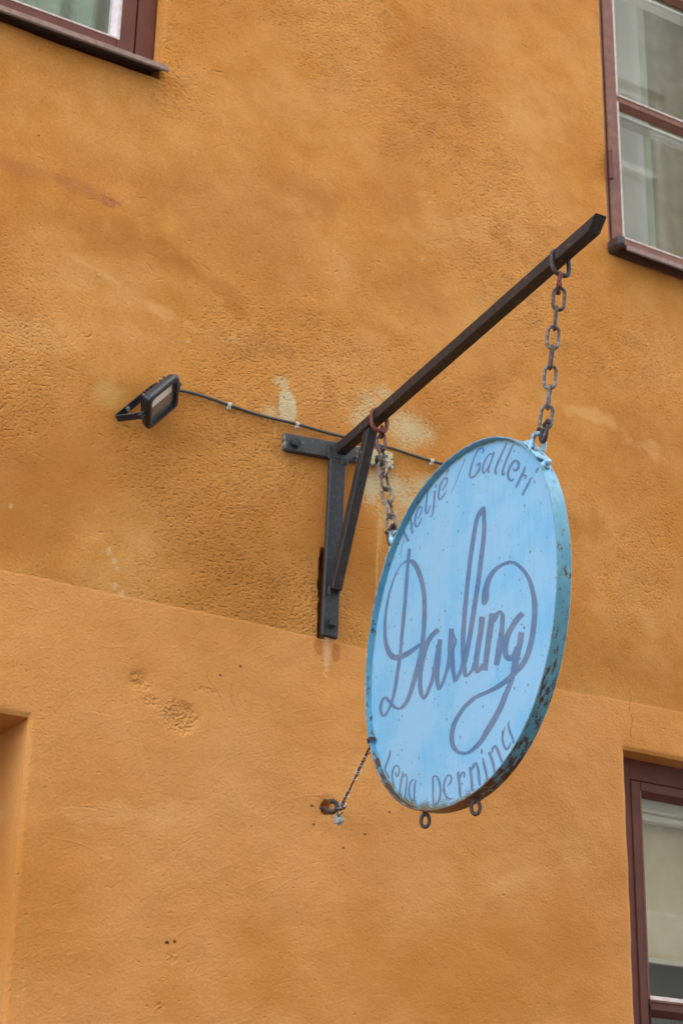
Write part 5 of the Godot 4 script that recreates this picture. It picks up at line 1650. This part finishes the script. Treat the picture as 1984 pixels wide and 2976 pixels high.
# ------------------------------------------------------------------ across the street (seen in the panes)
func make_street() -> void:
	var st := begin()
	quad(st, Vector3(-120, 0, -120), Vector3(120, 0, -120), Vector3(120, 0, 120), Vector3(-120, 0, 120), Vector3.UP)
	var g := build(st, "ground", M.street, self, "structure")
	var z := 4.5
	var t := thing("opposite_house", "tall cream house across the street, mirrored faintly in the window panes", "building", Transform3D(Basis(), Vector3(2.0, 0, z)))
	var xa := -9.0
	var xb := 12.0
	var cols := []
	for k in 8:
		cols.append(-7.6 + k * 2.4)
	var rows := [1.2, 4.3, 7.3, 10.2]
	st = begin()
	var bx := [xa, xb]
	for c in cols:
		bx.append_array([c, c + 1.15])
	bx.sort()
	var by := [0.0, 12.6]
	for r in rows:
		by.append_array([r, r + 1.75])
	by.sort()
	for i in bx.size() - 1:
		for j in by.size() - 1:
			var hole := (i % 2 == 1) and (j % 2 == 1)
			if not hole:
				quad(st, Vector3(bx[i], by[j], 0), Vector3(bx[i + 1], by[j], 0), Vector3(bx[i + 1], by[j + 1], 0), Vector3(bx[i], by[j + 1], 0), Vector3.FORWARD)
			else:
				var p := [Vector3(bx[i], by[j], 0), Vector3(bx[i + 1], by[j], 0), Vector3(bx[i + 1], by[j + 1], 0), Vector3(bx[i], by[j + 1], 0)]
				for k in 4:
					var q: Vector3 = p[(k + 1) % 4]
					quad(st, p[k], q, q + Vector3(0, 0, 0.14), p[k] + Vector3(0, 0, 0.14), [Vector3.UP, Vector3.LEFT, Vector3.DOWN, Vector3.RIGHT][k])
	span(st, Vector3(xa, 0, 0.3), Vector3(xb, 12.6, 8.0))
	build(st, "wall", M.facade, t)
	for c in cols:
		for r in rows:
			var win := Node3D.new()
			win.name = "window"
			t.add_child(win, true)
			st = begin()
			for s: float in [0.0, 0.545, 1.09]:
				span(st, Vector3(c + s, r, 0.06), Vector3(c + s + 0.06, r + 1.75, 0.14), 0.004)
			for s: float in [0.0, 1.1, 1.69]:
				span(st, Vector3(c + 0.06, r + s, 0.065), Vector3(c + 1.09, r + s + 0.06, 0.14), 0.004)
			span(st, Vector3(c - 0.06, r - 0.07, -0.06), Vector3(c + 1.21, r - 0.002, 0.06), 0.01)
			build(st, "frame", M.facade_trim, win)
			st = begin()
			quad(st, Vector3(c, r, 0.11), Vector3(c + 1.15, r, 0.11), Vector3(c + 1.15, r + 1.75, 0.11), Vector3(c, r + 1.75, 0.11), Vector3.FORWARD)
			build(st, "pane", M.far_glass, win)
	st = begin()
	span(st, Vector3(xa, 3.3, -0.06), Vector3(xb, 3.55, 0.01), 0.02)
	build(st, "string_course", M.facade_trim, t)
	st = begin()
	span(st, Vector3(xa, 12.3, -0.28), Vector3(xb, 12.6, 0.01), 0.06)
	span(st, Vector3(xa, 12.6, -0.42), Vector3(xb, 12.78, 0.01), 0.04)
	build(st, "cornice", M.facade_trim, t)
	st = begin()
	quad(st, Vector3(xa, 12.78, -0.4), Vector3(xb, 12.78, -0.4), Vector3(xb, 15.2, 4.0), Vector3(xa, 15.2, 4.0), Vector3(0, 0.87, -0.48))
	quad(st, Vector3(xa, 12.78, 8.2), Vector3(xb, 12.78, 8.2), Vector3(xb, 15.2, 4.0), Vector3(xa, 15.2, 4.0), Vector3(0, 0.87, 0.48))
	build(st, "roof", M.roof, t)
	st = begin()
	tube(st, [Vector3(3.3, 0.2, -0.12), Vector3(3.3, 12.0, -0.12), Vector3(3.3, 12.4, -0.35)], [0.06], 10)
	build(st, "downpipe", M.roof, t)

func _ready() -> void:
	rng.seed = 77
	# --- camera, sky, light and exposure
	var cam := Camera3D.new()
	cam.name = "camera"
	cam.transform = Transform3D(Basis(Vector3(0.857615, 0.01989, 0.513907), Vector3(-0.216327, 0.920515, 0.325363), Vector3(-0.466582, -0.390202, 0.79375)).orthonormalized(), Vector3(-1.8864, 1.6, 3.226))
	cam.fov = 31.163
	cam.near = 0.05
	cam.far = 400.0
	cam.current = true
	var lens := CameraAttributesPhysical.new()
	lens.frustum_focal_length = 43.0323
	lens.frustum_focus_distance = 3.45
	lens.frustum_near = 0.05
	lens.frustum_far = 400.0
	lens.exposure_aperture = 5.0
	cam.attributes = lens
	add_child(cam)
	var sky_m := ProceduralSkyMaterial.new()
	sky_m.sky_top_color = Color(0.78, 0.86, 0.97)
	sky_m.sky_horizon_color = Color(0.84, 0.89, 0.95)
	sky_m.sky_energy_multiplier = 1.6
	sky_m.ground_energy_multiplier = 1.6
	sky_m.sky_curve = 0.2
	sky_m.ground_bottom_color = Color(0.35, 0.34, 0.33)
	sky_m.ground_horizon_color = Color(0.6, 0.6, 0.6)
	var env := Environment.new()
	env.background_mode = Environment.BG_SKY
	env.sky = Sky.new()
	env.sky.sky_material = sky_m
	env.tonemap_mode = Environment.TONE_MAPPER_LINEAR
	env.tonemap_exposure = 3.2
	env.sdfgi_enabled = true
	env.ssao_enabled = true
	env.ssil_enabled = true
	var we := WorldEnvironment.new()
	we.environment = env
	add_child(we)
	var sun := DirectionalLight3D.new()
	sun.name = "sun"
	sun.light_energy = 0.26
	sun.light_color = Color(1.0, 0.99, 0.97)
	sun.light_angular_distance = 40.0
	sun.shadow_enabled = true
	sun.transform = Transform3D(Basis(), Vector3.ZERO).looking_at(Vector3(0.12, -0.9, -0.42), Vector3.UP)
	add_child(sun)
	# --- the place
	n_big = noise(101, 0.02, 3)
	n_mid = noise(102, 0.09, 3)
	n_edge = noise(103, 0.05, 3)
	sign_at = Transform3D(Basis(Vector3(-0.0700423, 0.0, 0.997544), Vector3(0.0240853, 0.999708, 0.0016921), Vector3(-0.9972532, 0.0241577, -0.0700219)).orthonormalized(), Vector3(-0.051079, 2.758423, 0.5265))
	make_materials()
	make_street()
	var house := thing("house", "ochre plastered house front with brown framed windows that carries the sign", "building")
	make_wall(house)
	make_windows(house)
	make_interiors()
	make_bracket()
	make_sign()
	make_chain("rusty chain hanging at the outer end of the arm, nearest its slanting tip", Vector2(0.3432, 0.5337), Vector2(0.2954, 0.3114), -1.05, Vector2(0.349, 0.6165), Vector2(0.2852, 0.268), M.rust, 1.0)
	make_chain("rusty chain near the wall, in front of the peeled bracket bar", Vector2(-0.3526, 0.5255), Vector2(-0.2985, 0.3182), -0.45, Vector2(-0.342, 0.581), Vector2(-0.2862, 0.272), M.red_rust, -1.0, 0.012)
	make_floodlight()
	make_cable()
	make_tether()
